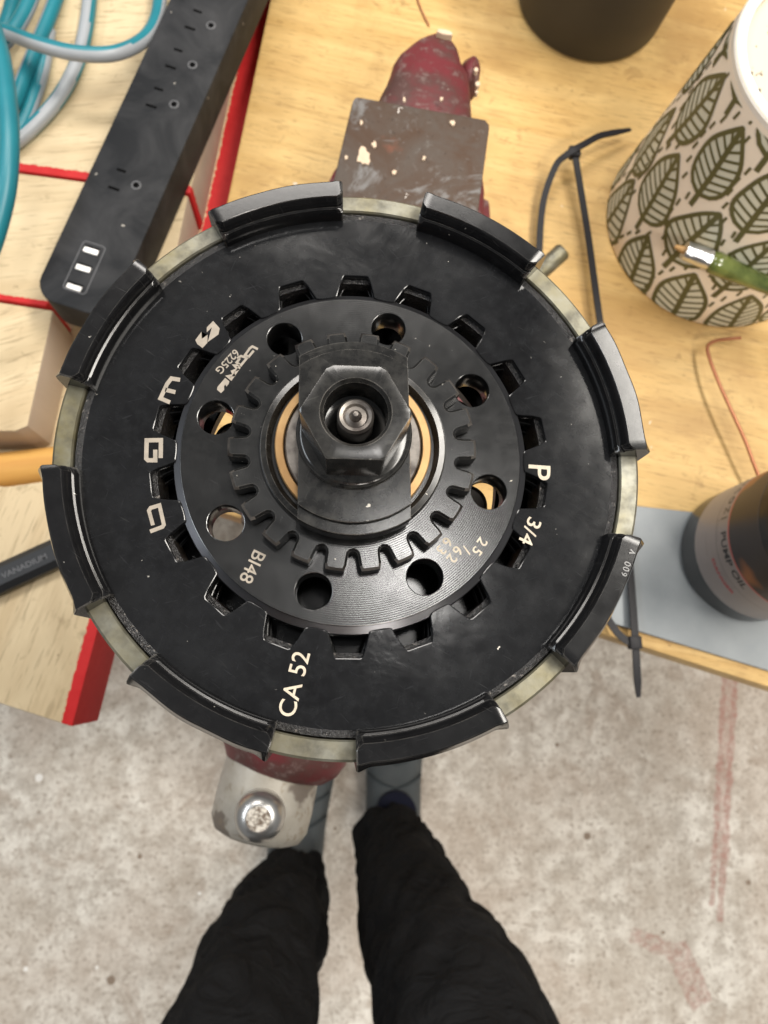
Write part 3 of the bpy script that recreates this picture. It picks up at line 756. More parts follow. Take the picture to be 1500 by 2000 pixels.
strip = thing('power_strip', 'long black power strip with outlets and three charging ports on the pale blocks', 'power strip', (org.x, org.y, CAMZ-HA*.001), rz=math.atan2(ud.y, ud.x)-PI/2)
SI = Matrix.Rotation(-strip.rotation_euler.z, 4, 'Z')
def SP(px, py): return SI @ (W(px, py, SH)-Vector((org.x, org.y, CAMZ-HA*.001)))
hgt = (HA-SH)*.001
rr = 0.013; outl = []
for cx, cy, q in ((wid-rr, rr, -1), (wid-rr, 0.40-rr, 0), (rr, 0.40-rr, 1), (rr, rr, 2)):
    for k in range(7):
        a = (q+k/6)*PI/2; outl.append((cx+rr*math.cos(a), cy+rr*math.sin(a)))
body = link('case', prism(outl, 0.0, hgt, 0.0016, 2), 'strip_plastic', strip)
def slot(px, py, w, l, ang, parent, mat='black_hole', name='slot', rise=0.0002):
    p = SP(px, py); me = box(w, l, 0.0012, 0.0003, 1)
    me.transform(Matrix.Translation((p.x, p.y, hgt-0.0012+rise)) @ Matrix.Rotation(ang, 4, 'Z')); return link(name, me, mat, parent)
def outlet(x1, y1, x2, y2, gx, gy):
    slot(x1, y1, 0.0058, 0.0019, -0.02, body); slot(x2, y2, 0.0070, 0.0019, -0.02, body)
    p = SP(gx, gy)
    me = lathe([(1.9, 0), (2.9, 0), (2.9, 0.35), (2.7, 0.45), (2.0, 0.45), (1.9, 0.3)], 24); me.transform(Matrix.Translation((p.x, p.y, hgt-0.0001)))
    link('ground_hole', me, 'grey_print', body)
    me = lathe([(0, 0.25), (1.7, 0.25), (1.7, 0), (0, 0)], 24, closed=False); me.transform(Matrix.Translation((p.x, p.y, hgt)))
    link('ground_slot', me, 'black_hole', body)
for d in range(-2, 3):
    if d == 2: outlet(237, 333, 222, 368, 266, 362); continue
    k = d
    outlet(386-38*(k+2)+0, 22+76*(k+2), 371-38*(k+2), 55+76*(k+2), 412-36*(k+2), 50+77*(k+2)) if d < 1 else None
slot(384, -52, 0.0058, 0.0014, 0, body)
# charging ports in a rounded frame
fr_ = [SP(x, y) for x, y in ((168, 463), (208, 480), (165, 583), (118, 565))]
cxy = sum(fr_, Vector((0, 0, 0)))/4
w2, l2 = 0.0068, 0.0158
rrx = lambda w, l, r: [(cxy.x+sx*(w-r)+r*math.cos((q+k/5)*PI/2), cxy.y+sy*(l-r)+r*math.sin((q+k/5)*PI/2)) for sx, sy, q in ((1, -1, -1), (1, 1, 0), (-1, 1, 1), (-1, -1, 2)) for k in range(6)]
me = plate([[(x*1000, y*1000) for x, y in rrx(w2, l2, .0022)], [(x*1000, y*1000) for x, y in rrx(w2-.0005, l2-.0005, .0018)]], hgt*1000-0.1, hgt*1000+0.12, 0.02)
panel = link('port_frame', me, 'grey_print', body)
for px, py in ((178, 491), (163, 525), (145, 562)):
    p = SP(px, py); me = box(0.0088, 0.0034, 0.0006, 0.0003, 1); me.transform(Matrix.Translation((p.x, p.y, hgt+0.00005)))
    link('charging_port', me, 'bright_steel', panel)
    me = box(0.0086, 0.0010, 0.0006, 0.0002, 1); me.transform(Matrix.Translation((p.x, p.y+0.0022, hgt+0.0001))); link('port_gap', me, 'black_hole', panel)

# ================================================================== HOSE
t = NT('hose_teal', rough=0.38, spec=0.5); t.set('Base Color', t.mix(t.noise(60, 3), (0.012, 0.17, 0.22), (0.02, 0.23, 0.28))); M['hose_teal'] = t.m
t = NT('hose_grey', rough=0.42, spec=0.5); t.set('Base Color', t.mix(t.noise(60, 3), (0.30, 0.32, 0.34), (0.40, 0.42, 0.44))); M['hose_grey'] = t.m
hz = W(60, 120, HA)
hose = thing('air_hose', 'coiled teal and grey hose lying at the upper left of the bench', 'hose', (hz.x, hz.y, hz.z))
def loop(pts, r, c0, c1, hw=0.0):
    path = spline([W(x, y, h)-hz for x, y, h in pts], 12); n = 20
    me = sweep(path, ring2(r, n)); m_ = len(path)-1
    # the grey stripe runs along the hose and twists slowly round it
    for pi_, pol in enumerate(me.polygons):
        i, k = divmod(pi_, n)
        if i >= m_: continue
        cc = c0+(c1-c0)*i/m_; dd = (k-cc+n/2) % n-n/2
        pol.material_index = 1 if abs(dd) < hw else 0
    return link('hose_loop', me, ['hose_teal', 'hose_grey'], hose, None, 60)
loop([(-160, -40, 398), (-60, 40, 394), (10, 62, 388), (75, 86, 383), (150, 104, 382), (225, 104, 385), (282, 76, 396), (308, 30, 403), (312, -40, 408), (300, -150, 411)], .0044, 1, -1, 3.2)
loop([(-130, -120, 380), (-45, -10, 370), (-4, 90, 362), (14, 200, 358), (18, 300, 358), (6, 400, 362), (-35, 520, 372), (-120, 640, 390)], .0052, 15, 15, 3)
loop([(190, -150, 411), (178, -40, 411), (173, 20, 411), (163, 80, 411), (146, 135, 411), (112, 195, 411), (62, 250, 411), (10, 290, 411), (-90, 345, 411)], .0045, 1, 10, 3.2)
loop([(150, -140, 411), (118, -30, 410), (97, 30, 408), (72, 90, 406), (48, 150, 405), (20, 210, 404), (-40, 260, 404)], .0045, 0, 2, 2.5)
loop([(110, -150, 402), (70, -30, 400), (45, 30, 398), (10, 80, 396), (-50, 130, 394)], .0046, 10, 11, 2.2)
loop([(60, -150, 411), (34, -40, 411), (18, 30, 411), (-8, 100, 411), (-40, 160, 410)], .0046, 15, 15, 3)
loop([(30, -140, 388), (-20, -50, 386), (-60, 20, 384), (-120, 90, 384)], .0046, 15, 15, 3)
loop([(95, 60, 411), (84, 130, 411), (66, 190, 411), (40, 250, 411), (0, 300, 411)], .0045, 9, 10, 2.4)

# ================================================================== HAMMER (handle in view) and WRENCH
t = NT('handle_wood', rough=0.5, spec=0.3)
g = t.co(scale=(3, 40, 40)); n = t.noise(3, 5, 0.6, co=g, dist=0.5)
t.set('Base Color', t.mix(t.ramp(n, [(0.3, 0), (0.7, 1)]), (0.72, 0.41, 0.115), (0.58, 0.29, 0.07))); M['handle_wood'] = t.m
h0 = W(-330, 960, 440); h1 = W(310, 880, 440)
ham = thing('hammer', 'round yellow wooden tool handle lying left of the clutch', 'hammer', (h0.x, h0.y, CAMZ-HL*.001), rz=math.atan2(h1.y-h0.y, h1.x-h0.x))
L = (h1-h0).length
me = sweep([Vector((L*k/20, 0, .0125)) for k in range(21)], [(a*1.0, b*0.95) for a, b in ring2(.0112, 20)], scale=lambda s: 0.9+0.14*math.sin(PI*min(1, s*1.1)) if s < 0.98 else 0.8)
link('handle', me, 'handle_wood', ham)
link('head', (lambda m: (m.transform(Matrix.Translation((-.012, 0, 0))), m)[1])(box(0.026, 0.10, 0.026, 0.003)), 'worn_steel', ham)
t = NT('tool_black', (0.017, 0.018, 0.020), 0.42, 0.0, 0.5); M['tool_black'] = t.m
HC = HA-4
w0 = W(-300, 1265, HC-7); w1 = W(210, 1032, HC-7)
wr = thing('wrench', 'black steel bar tool marked in grey lying across the lower left block', 'wrench', (w0.x, w0.y, CAMZ-HC*.001), rz=math.atan2(w1.y-w0.y, w1.x-w0.x))
L = (w1-w0).length
bar = link('shank', sweep([Vector((0, 0, .005)), Vector((L*.5, 0, .005)), Vector((L, 0, .005))], [(-.0078, -.002), (-.0052, -.0045), (.0052, -.0045), (.0078, -.002), (.0078, .0015), (.0045, .0042), (-.0045, .0042), (-.0078, .0015)], scale=lambda s: 1.0), 'tool_black', wr)
me = textmesh('CHROME VANADIUM', 4.3, 1.12, 0.05)
p = Matrix.Rotation(-wr.rotation_euler.z, 4, 'Z') @ (W(93, 1091, HC-9.2)-Vector((w0.x, w0.y, CAMZ-HC*.001)))
xs = [q.co.x for q in me.vertices]; me.transform(Matrix.Translation((p.x-max(xs), -0.0006, .00925)))
link('raised_text', me, 'grey_print', bar)
me = lathe([(9, 0), (14.5, 0), (15, 1), (15, 9), (14.5, 10), (9, 10)], 32); link('ring_end', me, 'tool_black', wr)

# ================================================================== grey sheet, copper wire, brown wire
t = NT('sheet_grey', rough=0.45, metal=0.1, spec=0.4)
n = t.noise(20, 5, 0.6); c = t.mix(t.ramp(n, [(0.35, 0), (0.7, 1)]), (0.21, 0.23, 0.24), (0.28, 0.30, 0.31))
c = t.mix(t.ramp(t.noise(60, 5, 0.7), [(0.60, 0), (0.74, 0.5)]), c, (0.22, 0.24, 0.26)); t.set('Base Color', c); M['sheet_grey'] = t.m
PHH = HB-2.5
pp = [W(x, y, PHH) for x, y in ((1000, 1158), (1040, 930), (1245, 988), (1560, 1022), (1700, 1060), (1700, 1375), (1500, 1310))]
c0 = sum(pp, Vector((0, 0, 0)))/len(pp)
o = link('metal_sheet', prism([(p.x-c0.x, p.y-c0.y) for p in pp], 0.0, 0.0022, 0.0004, 1), 'sheet_grey', None, (c0.x, c0.y, CAMZ-HB*.001+0.0003))
tag(o, 'flat grey metal sheet lying on the bench under the dark bottle', 'sheet')
t = NT('copper', rough=0.4, metal=0.7); t.set('Base Color', t.mix(t.noise(90, 3), (0.55, 0.24, 0.13), (0.42, 0.16, 0.08))); M['copper'] = t.m
wz = W(1385, 675, HB)
path = spline([W(*q)-wz for q in ((1446, 660, 424), (1420, 662, 423), (1396, 666, 421), (1382, 677, 420), (1386, 700, 419), (1403, 745, 417), (1430, 805, 416), (1456, 862, 416), (1472, 905, 417), (1492, 955, 419), (1520, 1010, 424))], 8)
o = link('copper_wire', sweep(path, ring2(.0011, 10)), 'copper', None, wz, 60); tag(o, 'bent copper wire lying between the leaf planter and the bottle', 'wire')
path = [W(806, -40, HB-1.2), W(816, 0, HB-1.2), W(826, 26, HB-1.2), W(838, 50, HB-1.2)]; q0 = path[0].copy()
o = link('wire_scrap', sweep([p-q0 for p in spline(path, 4)], ring2(.0006, 8)), 'copper', None, q0, 60); tag(o, 'thin brown wire scrap on the bench above the vise horn', 'wire')

# ================================================================== ZIP TIES
t = NT('nylon_black', (0.009, 0.008, 0.010), 0.5, spec=0.3); M['nylon_black'] = t.m
strap = [(-.0021, -.0006), (.0021, -.0006), (.0021, .0006), (-.0021, .0006)]
def ziptie(label, pts, head_at, head_dir, end_scale=True):
    z0 = W(head_at[0], head_at[1], head_at[2])
    r = thing('zip_tie', label, 'zip tie', z0, 'zip ties chained into a loop')
    path = spline([W(*q)-z0 for q in pts], 10)
    s_ = link('strap', sweep(path, strap, scale=lambda s: 1.0 if s < 0.93 else 1.0-0.45*(s-0.93)/0.07), 'nylon_black', r, None, 40)
    d = W(head_dir[0], head_dir[1], head_at[2])-z0
    me = join([box(0.0072, 0.0075, 0.0056, 0.0008, 2)]); me.transform(Matrix.Rotation(math.atan2(d.y, d.x)-PI/2, 4, 'Z') @ Matrix.Translation((0, 0, -.0034)))
    link('head', me, 'nylon_black', r)
ziptie('black zip tie with its head beside the leaf planter, tail over the bench edge', [(1122, 297, 416), (1130, 345, 418), (1150, 470, 420), (1170, 615, 421), (1205, 850, 422), (1226, 1060, 423), (1236, 1180, 423), (1241, 1255, 422), (1244, 1310, 423), (1247, 1362, 426)], (1122, 297, 416), (1130, 345))
ziptie('black zip tie with its head at the bench front edge beside the metal sheet', [(1238, 1255, 421), (1222, 1250, 421), (1200, 1228, 422), (1175, 1180, 424), (1135, 1050, 424), (1085, 800, 424), (1056, 560, 424), (1054, 470, 423), (1062, 390, 421), (1085, 325, 417), (1106, 303, 414), (1122, 292, 412.5), (1142, 281, 413), (1170, 266, 415), (1200, 259, 418), (1232, 253, 421)], (1240, 1255, 421), (1238, 1235))

# ================================================================== PLANTER
PC = W(655, 1310, HB)*0 + Vector((0.2533, 0.2881, CAMZ-HB*.001))
RB = 0.0733; HR = 292.0
q = W(1440, 60, HR); RT = math.hypot(q.x-PC.x, q.y-PC.y); PHT = (HB-HR)*.001
print('planter rim r', RT)
planter = thing('planter', 'blush pink planter with an olive leaf print and white rim at the upper right', 'planter', PC)
t = NT('planter_pink', rough=0.45, spec=0.4); t.set('Base Color', t.mix(t.noise(14, 4), (0.83, 0.71, 0.555), (0.88, 0.76, 0.61))); M['planter_pink'] = t.m
t = NT('planter_white', (0.86, 0.82, 0.74), 0.35); M['planter_white'] = t.m
t = NT('leaf_dark', rough=0.5); t.set('Base Color', t.mix(t.noise(30, 3), (0.065, 0.062, 0.022), (0.14, 0.125, 0.042))); M['leaf_dark'] = t.m
t = NT('leaf_pale', rough=0.5); t.set('Base Color', t.mix(t.noise(40, 3), (0.56, 0.545, 0.42), (0.66, 0.63, 0.50))); M['leaf_pale'] = t.m
t = NT('filling', rough=0.8); c = t.mix(t.specks(330, 0.45, 0.28, co=t.warp(300, 0.003)), (0.62, 0.54, 0.42), (0.10, 0.08, 0.05))
c = t.mix(t.specks(160, 0.30, 0.12, co=t.co(loc=(.2, 0, 0))), c, (0.36, 0.22, 0.10)); t.set('Base Color', c); M['filling'] = t.m
def prad(z): # metres
    k = z/PHT; return RB+(RT-RB)*k
prof = [(RB*1000-3, 0), (RB*1000-0.6, 0.4), (RB*1000, 2.0)]+[(prad(PHT*k/6)*1000, PHT*1000*k/6) for k in range(1, 7)]
prof += [(RT*1000-5, PHT*1000), (RT*1000-7.2, PHT*1000-20), (RB*1000-8, 8), (0, 8), (0, 0)]
wall = link('pot', lathe(prof, 128, closed=False), 'planter_pink', planter)
link('rim', lathe([(RT*1000-.2, PHT*1000-5.5), (RT*1000+.35, PHT*1000-5), (RT*1000+.5, PHT*1000-1), (RT*1000-.6, PHT*1000+.6), (RT*1000-4.6, PHT*1000+.6), (RT*1000-5.4, PHT*1000-.5), (RT*1000-5.3, PHT*1000-6)], 128), 'planter_white', planter)
link('filling', lathe([(0, PHT*1000-3), (30, PHT*1000-3.5), (RT*1000-5.6, PHT*1000-3.4), (RT*1000-6.8, PHT*1000-6), (RT*1000-6.9, PHT*1000-9), (0, PHT*1000-9)], 64, closed=False), 'filling', planter)
for a in (200, 320, 80):
    me = lathe([(0, -6), (6, -5.5), (8, 0), (8, 5), (0, 5)], 24, closed=False)
    th = math.radians(a); me.transform(Matrix.Translation(((RB-.009)*math.cos(th), (RB-.009)*math.sin(th), .0052))); link('foot', me, 'sheet_grey', planter)
def onpot(s, z, off):
    """s: arc length round the middle of the pot, z height, both in metres"""
    th = s/((RB+RT)/2); r = prad(z)+off; return (r*math.cos(th), r*math.sin(th), z)
def strip2(path, w, closed=False):
    P = [Vector(p) for p in path]; q = []
    n = len(P)
    for i in range(n if closed else n-1):
        a = P[i]; b = P[(i+1) % n]; d = (b-a); 
        if d.length < 1e-9: continue
        m_ = max(1, int(d.length/.0028)); d.normalize(); nn = Vector((-d.y, d.x))*w/2; e = d*w*0.25
        for k in range(m_):
            a_ = a.lerp(b, k/m_); b_ = a.lerp(b, (k+1)/m_); q.append([a_+nn-e, b_+nn+e, b_-nn+e, a_-nn-e])
    return q
def leafprint(s0, z0, L, wd, tilt, vein, seed):
    ct, st = math.cos(tilt), math.sin(tilt)
    def T(u, v): return Vector((s0+u*ct+v*st, z0-u*st+v*ct))     # v along the leaf, u across
    wf = lambda k: wd*(math.sin(PI*k**0.72)**0.85)*(1+0.06*math.sin(9*k+seed))
    N = 16; right = [T(wf(k/N), (k/N-.5)*L) for k in range(N+1)]; left = [T(-wf(k/N), (k/N-.5)*L) for k in range(N+1)]
    fill = []
    for k in range(N):
        for q in range(6):
            fill.append([left[k].lerp(right[k], q/6), left[k].lerp(right[k], (q+1)/6), left[k+1].lerp(right[k+1], (q+1)/6), left[k+1].lerp(right[k+1], q/6)])
    lw = 0.0025
    lines_ = strip2(right, lw)+strip2(left, lw)+strip2([T(0, -.68*L), T(0.0008*math.sin(seed), -.2*L), T(0, .5*L)], lw*1.25)
    for k in range(vein):
        q = 0.1+0.78*k/vein; v0 = (q-.5)*L
        for sg in (1, -1):
            k2 = min(0.97, q+0.13); lines_ += strip2([T(0, v0), T(sg*wf(k2)*.98, (k2-.5)*L)], lw*0.62)
    return fill, lines_
def skin(quads, off, name, mat):
    v = []; f = []
    for qd in quads:
        b = len(v); zs = [min(max(p.y, .0012), PHT-.0065) for p in qd]
        if max(zs)-min(zs) < 1e-5: continue
        for p, zz in zip(qd, zs): v.append(onpot(p.x, zz, off))
        f.append((b, b+1, b+2, b+3))
    if not f: return
    me = bpy.data.meshes.new('m'); me.from_pydata(v, [], f); me.update()
    return link(name, me, mat, wall, None, 60)
circ = 2*PI*(RB+RT)/2; ncol = 12; pit = circ/ncol; rowh = 0.045
for row in range(4):
    for i in range(ncol):
        th0 = (i+0.5*(row % 2))/ncol*2*PI
        if not (2.4 < th0 < 5.9): continue
        s0 = th0*(RB+RT)/2+random.uniform(-.0012, .0012); z0 = 0.015+rowh*row+random.uniform(-.0015, .0015)
        rnd = random.random()
        L_ = .045+random.uniform(-.003, .004); wd_ = .0145+random.uniform(-.001, .0015); tl = random.uniform(-.28, .12)
        fill, ln = leafprint(s0, z0, L_, wd_, tl, 7, rnd*9)
        skin(fill, .00022, 'printed_leaf', 'leaf_pale'); skin(ln, .00038, 'printed_veins', 'leaf_dark')
        ds = []
        for q in range(14):
            k = q/13; ww = (wd_+.0052)*math.sin(PI*(0.12+.78*k))**0.7; v0 = (k-.5)*L_*1.12
            if q % 2 == 0:
                v1 = v0+.0042
                a = Vector((s0-ww+tl*-v0, z0+v0)); b = Vector((s0-ww*1.0+tl*-v1, z0+v1)); ds += strip2([a, b], .0016)
        skin(ds, .00030, 'printed_dashes', 'leaf_dark')

# brush with steel ferrule leaning on the planter
t = NT('green_handle', rough=0.12, spec=0.7); g = t.co(scale=(30, 1, 1)); n = t.noise(60, 4, 0.6)
t.set('Base Color', t.mix(t.ramp(n, [(0.35, 0), (0.65, 1)]), (0.035, 0.055, 0.010), (0.15, 0.18, 0.045))); t.set('Coat Weight', 0.5); M['green_handle'] = t.m
t = NT('ferrule', rough=0.28, metal=0.95); t.set('Base Color', (0.72, 0.74, 0.76, 1)); t.bump(t.noise(160, 2), 0.5, 0.002); M['ferrule'] = t.m
t = NT('bristle', (0.42, 0.24, 0.09), 0.6); M['bristle'] = t.m
# find the height at which the ray through the ferrule meets the pot, then stand off
hh = 250.0
for k in range(600):
    p = W(1365, 500, 250.0+k*0.3); zz = p.z-PC.z
    if 0 < zz < PHT and math.hypot(p.x-PC.x, p.y-PC.y) < prad(zz)+0.008:
        hh = 250.0+k*0.3; break
print('brush', hh)
hb = hh-4
b0_ = W(1318, 481, hb); b1_ = W(1338, 489, hb); b2_ = W(1385, 507, hb+1); b3_ = W(1500, 557, hb+9); b4_ = W(2100, 800, HB-9)
br = thing('paint_brush', 'green handled brush with a shiny metal ferrule in front of the planter', 'brush', b4_)
def seg(name, a, b, r0, r1, mat, n=8):
    pts = [a+(b-a)*k/n for k in range(n+1)]
    return link(name, sweep([p-b4_ for p in pts], ring2(1.0, 18), scale=lambda s: r0+(r1-r0)*s), mat, br, None, 50)
seg('bristles', b0_, b1_, .0011, .0022, 'bristle'); seg('ferrule', b1_-(b2_-b1_)*.02, b2_, .0052, .0058, 'ferrule')
pts = spline([b2_, b3_, b4_], 12)
link('handle', sweep([p-b4_ for p in pts], ring2(1.0, 18), scale=lambda s: .0050+.0016*math.sin(PI*min(1, s*2))), 'green_handle', br, None, 50)

# ================================================================== BOTTLE
BC = Vector((0.2455, 0.0645, CAMZ-PHH*.001+0.0002))
t = NT('bottle_black', (0.006, 0.006, 0.007), 0.25, 0.0, 0.4); M['bottle_black'] = t.m
bot = thing('oil_bottle', 'dark plastic oil bottle with a pale label standing on the grey sheet', 'bottle', BC)
link('body', lathe([(0, 0), (36, 0), (38.6, 1), (39.6, 3.5), (39.6, 92), (38.5, 100), (34, 110), (24, 120), (16, 126), (15, 132), (0, 132)], 96, closed=False), 'bottle_black', bot)
link('cap', lathe([(0, 132), (17.5, 132), (17.5, 150), (16.5, 151.5), (0, 151.5)], 48, closed=False), 'tool_black', bot)
t = NT('label_paper', rough=0.4, spec=0.5)
x, y, z = t.xyz(); zmm = t.math('MULTIPLY', z, 1000.0)
c = t.mix(t.noise(40, 3), (0.26, 0.225, 0.21), (0.32, 0.29, 0.275))
up = t.math('GREATER_THAN', zmm, 57.2); c = t.mix(up, c, (0.030, 0.022, 0.022))
sw = t.math('MULTIPLY', up, t.ramp(t.noise(14, 3, co=t.co(loc=(0.02, 0.05, 0.01))), [(0.54, 0), (0.60, 1)])); c = t.mix(sw, c, (0.36, 0.13, 0.035))
ln = t.math('LESS_THAN', t.math('ABSOLUTE', t.math('SUBTRACT', zmm, 57.6)), 0.6); c = t.mix(ln, c, (0.50, 0.10, 0.08))
ln = t.math('LESS_THAN', t.math('ABSOLUTE', t.math('SUBTRACT', zmm, 44.5)), 0.16); c = t.mix(ln, c, (0.06, 0.05, 0.05))
t.set('Base Color', c); M['label_paper'] = t.m
lab = link('label', lathe([(39.3, 20.5), (39.75, 20.6), (39.75, 86), (39.3, 86.1)], 96), 'label_paper', bot)
t = NT('print_black', (0.02, 0.018, 0.02), 0.5); M['print_black'] = t.m
t = NT('print_red', (0.45, 0.045, 0.06), 0.5); M['print_red'] = t.m
def wrap(body, size, th0, z0, mat, sx=1.0, bold=0.05):
    me = textmesh(body, size, sx, bold, 0.02)
    for q in me.vertices:
        th = math.radians(th0)+q.co.x/.0397; r = .03985+q.co.z
        q.co = Vector((r*math.cos(th), r*math.sin(th), z0*.001+q.co.y))
    return link('printed_text', me, mat, lab, None, 60)
wrap('PUMP OIL', 7.2, 196, 52.5, 'print_black', 1.05, 0.10)
wrap('| / C O Z |', 7.0, 143, 52.6, 'print_black', 0.9, 0.08)
wrap('- - - - - -', 3.0, 170, 46.6, 'print_black', 1.2)
wrap('DANGER', 3.6, 206, 38.2, 'print_red', 1.5, 0.08); wrap('- - - - - - - -', 2.4, 210, 42.2, 'print_black', 1.0, 0.06); wrap('- - - - - - - - - -', 2.0, 178, 34.0, 'print_black', 1.0, 0.04)

# ================================================================== BLACK CUP
CC = Vector((0.1811, 0.4642, CAMZ-HB*.001))
t = NT('cup_black', rough=0.5, spec=0.4); t.set('Base Color', t.mix(t.noise(25, 4), (0.014, 0.013, 0.012), (0.040, 0.035, 0.028))); M['cup_black'] = t.m
cup = thing('cup', 'matt black cup standing at the top edge beside the planter', 'cup', CC)
link('body', lathe([(0, 0), (47, 0), (50.5, 1.2), (52.2, 4), (54, 30), (57, 110), (55, 110), (52, 30), (48, 6), (0, 6)], 96, closed=False), 'cup_black', cup)
link('rim', lathe([(57.2, 108), (57.6, 110), (56, 111.6), (54.6, 110.4), (55, 108)], 96), 'cup_black', cup)

# ================================================================== PERSON
t = NT('cloth_black', rough=0.9, spec=0.15); t.set('Base Color', t.mix(t.noise(12, 4), (0.008, 0.008, 0.0085), (0.018, 0.018, 0.0188)))
w_ = t.noise(2200, 2); t.bump(w_, 0.3, 0.0006); t.bump(t.noise(22, 4, 0.5, dist=1.0), 0.9, 0.016); M['cloth_black'] = t.m
t = NT('shoe_grey', rough=0.8); t.set('Base Color', t.mix(t.noise(40, 4), (0.085, 0.10, 0.106), (0.14, 0.155, 0.16))); t.bump(t.noise(900, 2), 0.4, 0.001); M['shoe_grey'] = t.m
t = NT('shoe_seam', (0.055, 0.068, 0.075), 0.8); M['shoe_seam'] = t.m
t = NT('sock_blue', (0.008, 0.010, 0.028), 0.9); M['sock_blue'] = t.m
t = NT('skin', (0.55, 0.34, 0.25), 0.5); M['skin'] = t.m
t = NT('hair', (0.03, 0.02, 0.015), 0.6); M['hair'] = t.m
def skinmesh(chains, sub=2, root=0):
    """chains: lists of (Vector, radius); a point given as an index reuses an earlier vertex"""
    V_ = []; E_ = []; R_ = []
    for ch in chains:
        prev = None
        for it in ch:
            if isinstance(it, int): i = it
            else: i = len(V_); V_.append(it[0]); R_.append(it[1])
            if prev is not None: E_.append((prev, i))
            prev = i
    me = bpy.data.meshes.new('m'); me.from_pydata([tuple(p) for p in V_], E_, []); me.update()
    o = bpy.data.objects.new('m', me); COL.objects.link(o)
    sk = o.modifiers.new('s', 'SKIN'); sk.use_smooth_shade = True
    if not me.skin_vertices: me.attributes
    for i, r in enumerate(R_):
        rr = r if isinstance(r, tuple) else (r, r)
        me.skin_vertices[0].data[i].radius = rr
    me.skin_vertices[0].data[root].use_root = True
    ss = o.modifiers.new('d', 'SUBSURF'); ss.levels = sub; ss.render_levels = sub
    dg = bpy.context.evaluated_depsgraph_get(); out = bpy.data.meshes.new_from_object(o.evaluated_get(dg))
    bpy.data.objects.remove(o); return out
def crease(me, amp, seed, zs=(1, 1, 1), org=Vector((0, 0, 0))):
    bm = bmesh.new(); bm.from_mesh(me); bm.normal_update()
    for q in bm.verts:
        c_ = Vector((q.co.x*zs[0], q.co.y*zs[1], q.co.z*zs[2]))
        d = noise.noise(c_*9+Vector((seed, 0, 0)))+0.6*abs(noise.noise(c_*21+Vector((0, seed, 0))))
        q.co += q.normal*amp*d
    bm.to_mesh(me); bm.free(); return me
SR = W(766, 1562, 1285); SL = W(580, 1640, 1285)
RA = W(763, 1640, 1195); RK = W(818, 1810, 870); RT_ = W(898, 2000, 690)
LA = W(572, 1722, 1195); LK = W(524, 1840, 870); LT = W(470, 2000, 690)
hipR = Vector((0.125, RT_.y-0.14, 0.90)); hipL = Vector((-0.115, RT_.y-0.14, 0.90))
pel = Vector((0.0, RT_.y-0.15, 0.98))
def mid_(a, b, k): return a+(b-a)*k
def trouser(pts, seed):
    # lofted leg with an open hem and folds that gather above the shoe
    path = []; rad = []
    for k in range(len(pts)-1):
        for q in range(14):
            u = q/14; path.append(mid_(pts[k][0], pts[k+1][0], u)); rad.append(pts[k][1]+(pts[k+1][1]-pts[k][1])*u)
    path.append(pts[-1][0]); rad.append(pts[-1][1])
    sm = [sum((path[min(max(i+d, 0), len(path)-1)] for d in range(-6, 7)), Vector((0, 0, 0)))/13 if 6 <= i < len(path)-6 else path[i] for i in range(len(path))]
    n = 56; v = []; f = []; m = len(sm)
    for i, p in enumerate(sm):
        low = max(0.0, 1-(m-1-i)/26)
        for k in range(n):
            a = 2*PI*k/n; c_, s_ = math.cos(a), math.sin(a)
            q = Vector((p.x*6+c_*.9+seed, p.y*6+s_*.9, p.z*11))
            d = noise.noise(q)*.010+noise.noise(q*2.3)*.007*(.6+low)-(1-abs(noise.noise(Vector((c_*1.3+seed*3, s_*1.3, p.z*19+c_*1.6+s_)))))**4*.016*(.5+low)+.006
            r = rad[i]+d
            v.append(p+Vector((c_*r, s_*r*1.06, 0)))
    for i in range(m-1):
        for k in range(n):
            k2 = (k+1) % n; f.append((i*n+k, i*n+k2, (i+1)*n+k2, (i+1)*n+k))
    # turned-in hem
    b = len(v)
    for k in range(n):
        p = Vector(v[(m-1)*n+k]); v.append(sm[-1]+(p-sm[-1])*.9+Vector((0, 0, .012)))
    for k in range(n): f.append(((m-1)*n+k, (m-1)*n+(k+1) % n, b+(k+1) % n, b+k))
    return pyd(v, f)
tr = [trouser([(pel+Vector((.06, 0, .04)), .14), (hipR, .105), (mid_(hipR, RT_, .5), .084), (RT_, .072), (mid_(RT_, RK, .5), .064), (RK, .058), (mid_(RK, RA, .4), .055), (mid_(RK, RA, .75), .054), (RA, .052)], 1.7),
      trouser([(pel+Vector((-.06, 0, .04)), .14), (hipL, .100), (mid_(hipL, LT, .5), .072), (LT, .056), (mid_(LT, LK, .5), .055), (LK, .053), (mid_(LK, LA, .4), .053), (mid_(LK, LA, .75), .051), (LA, .050)], 5.2)]
PO = Vector((0.0, RT_.y, 0.0))
body_ch = [[(pel, .10), (pel+Vector((0, -.01, .2)), .105), (pel+Vector((0, .0, .40)), .10), (pel+Vector((0, .03, .52)), .05), (pel+Vector((0, .07, .60)), .075), (pel+Vector((0, .09, .70)), .082), (pel+Vector((0, .085, .78)), .05)],
           [0, (hipR, .07), (RT_, .05), (RK, .04), (RA, .022), (Vector((SR.x, SR.y+.01, .045)), .02), (Vector((SR.x, SR.y+.12, .026)), .015)],
           [0, (hipL, .07), (LT, .05), (LK, .04), (LA, .022), (Vector((SL.x, SL.y+.01, .045)), .02), (Vector((SL.x, SL.y+.12, .026)), .015)]]
sR = pel+Vector((.17, .0, .42)); eR = pel+Vector((.27, .06, .17)); wR = pel+Vector((.12, .25, .385))
sL = pel+Vector((-.17, .0, .42)); eL = pel+Vector((-.27, .06, .17)); wL = pel+Vector((-.12, .25, .385))
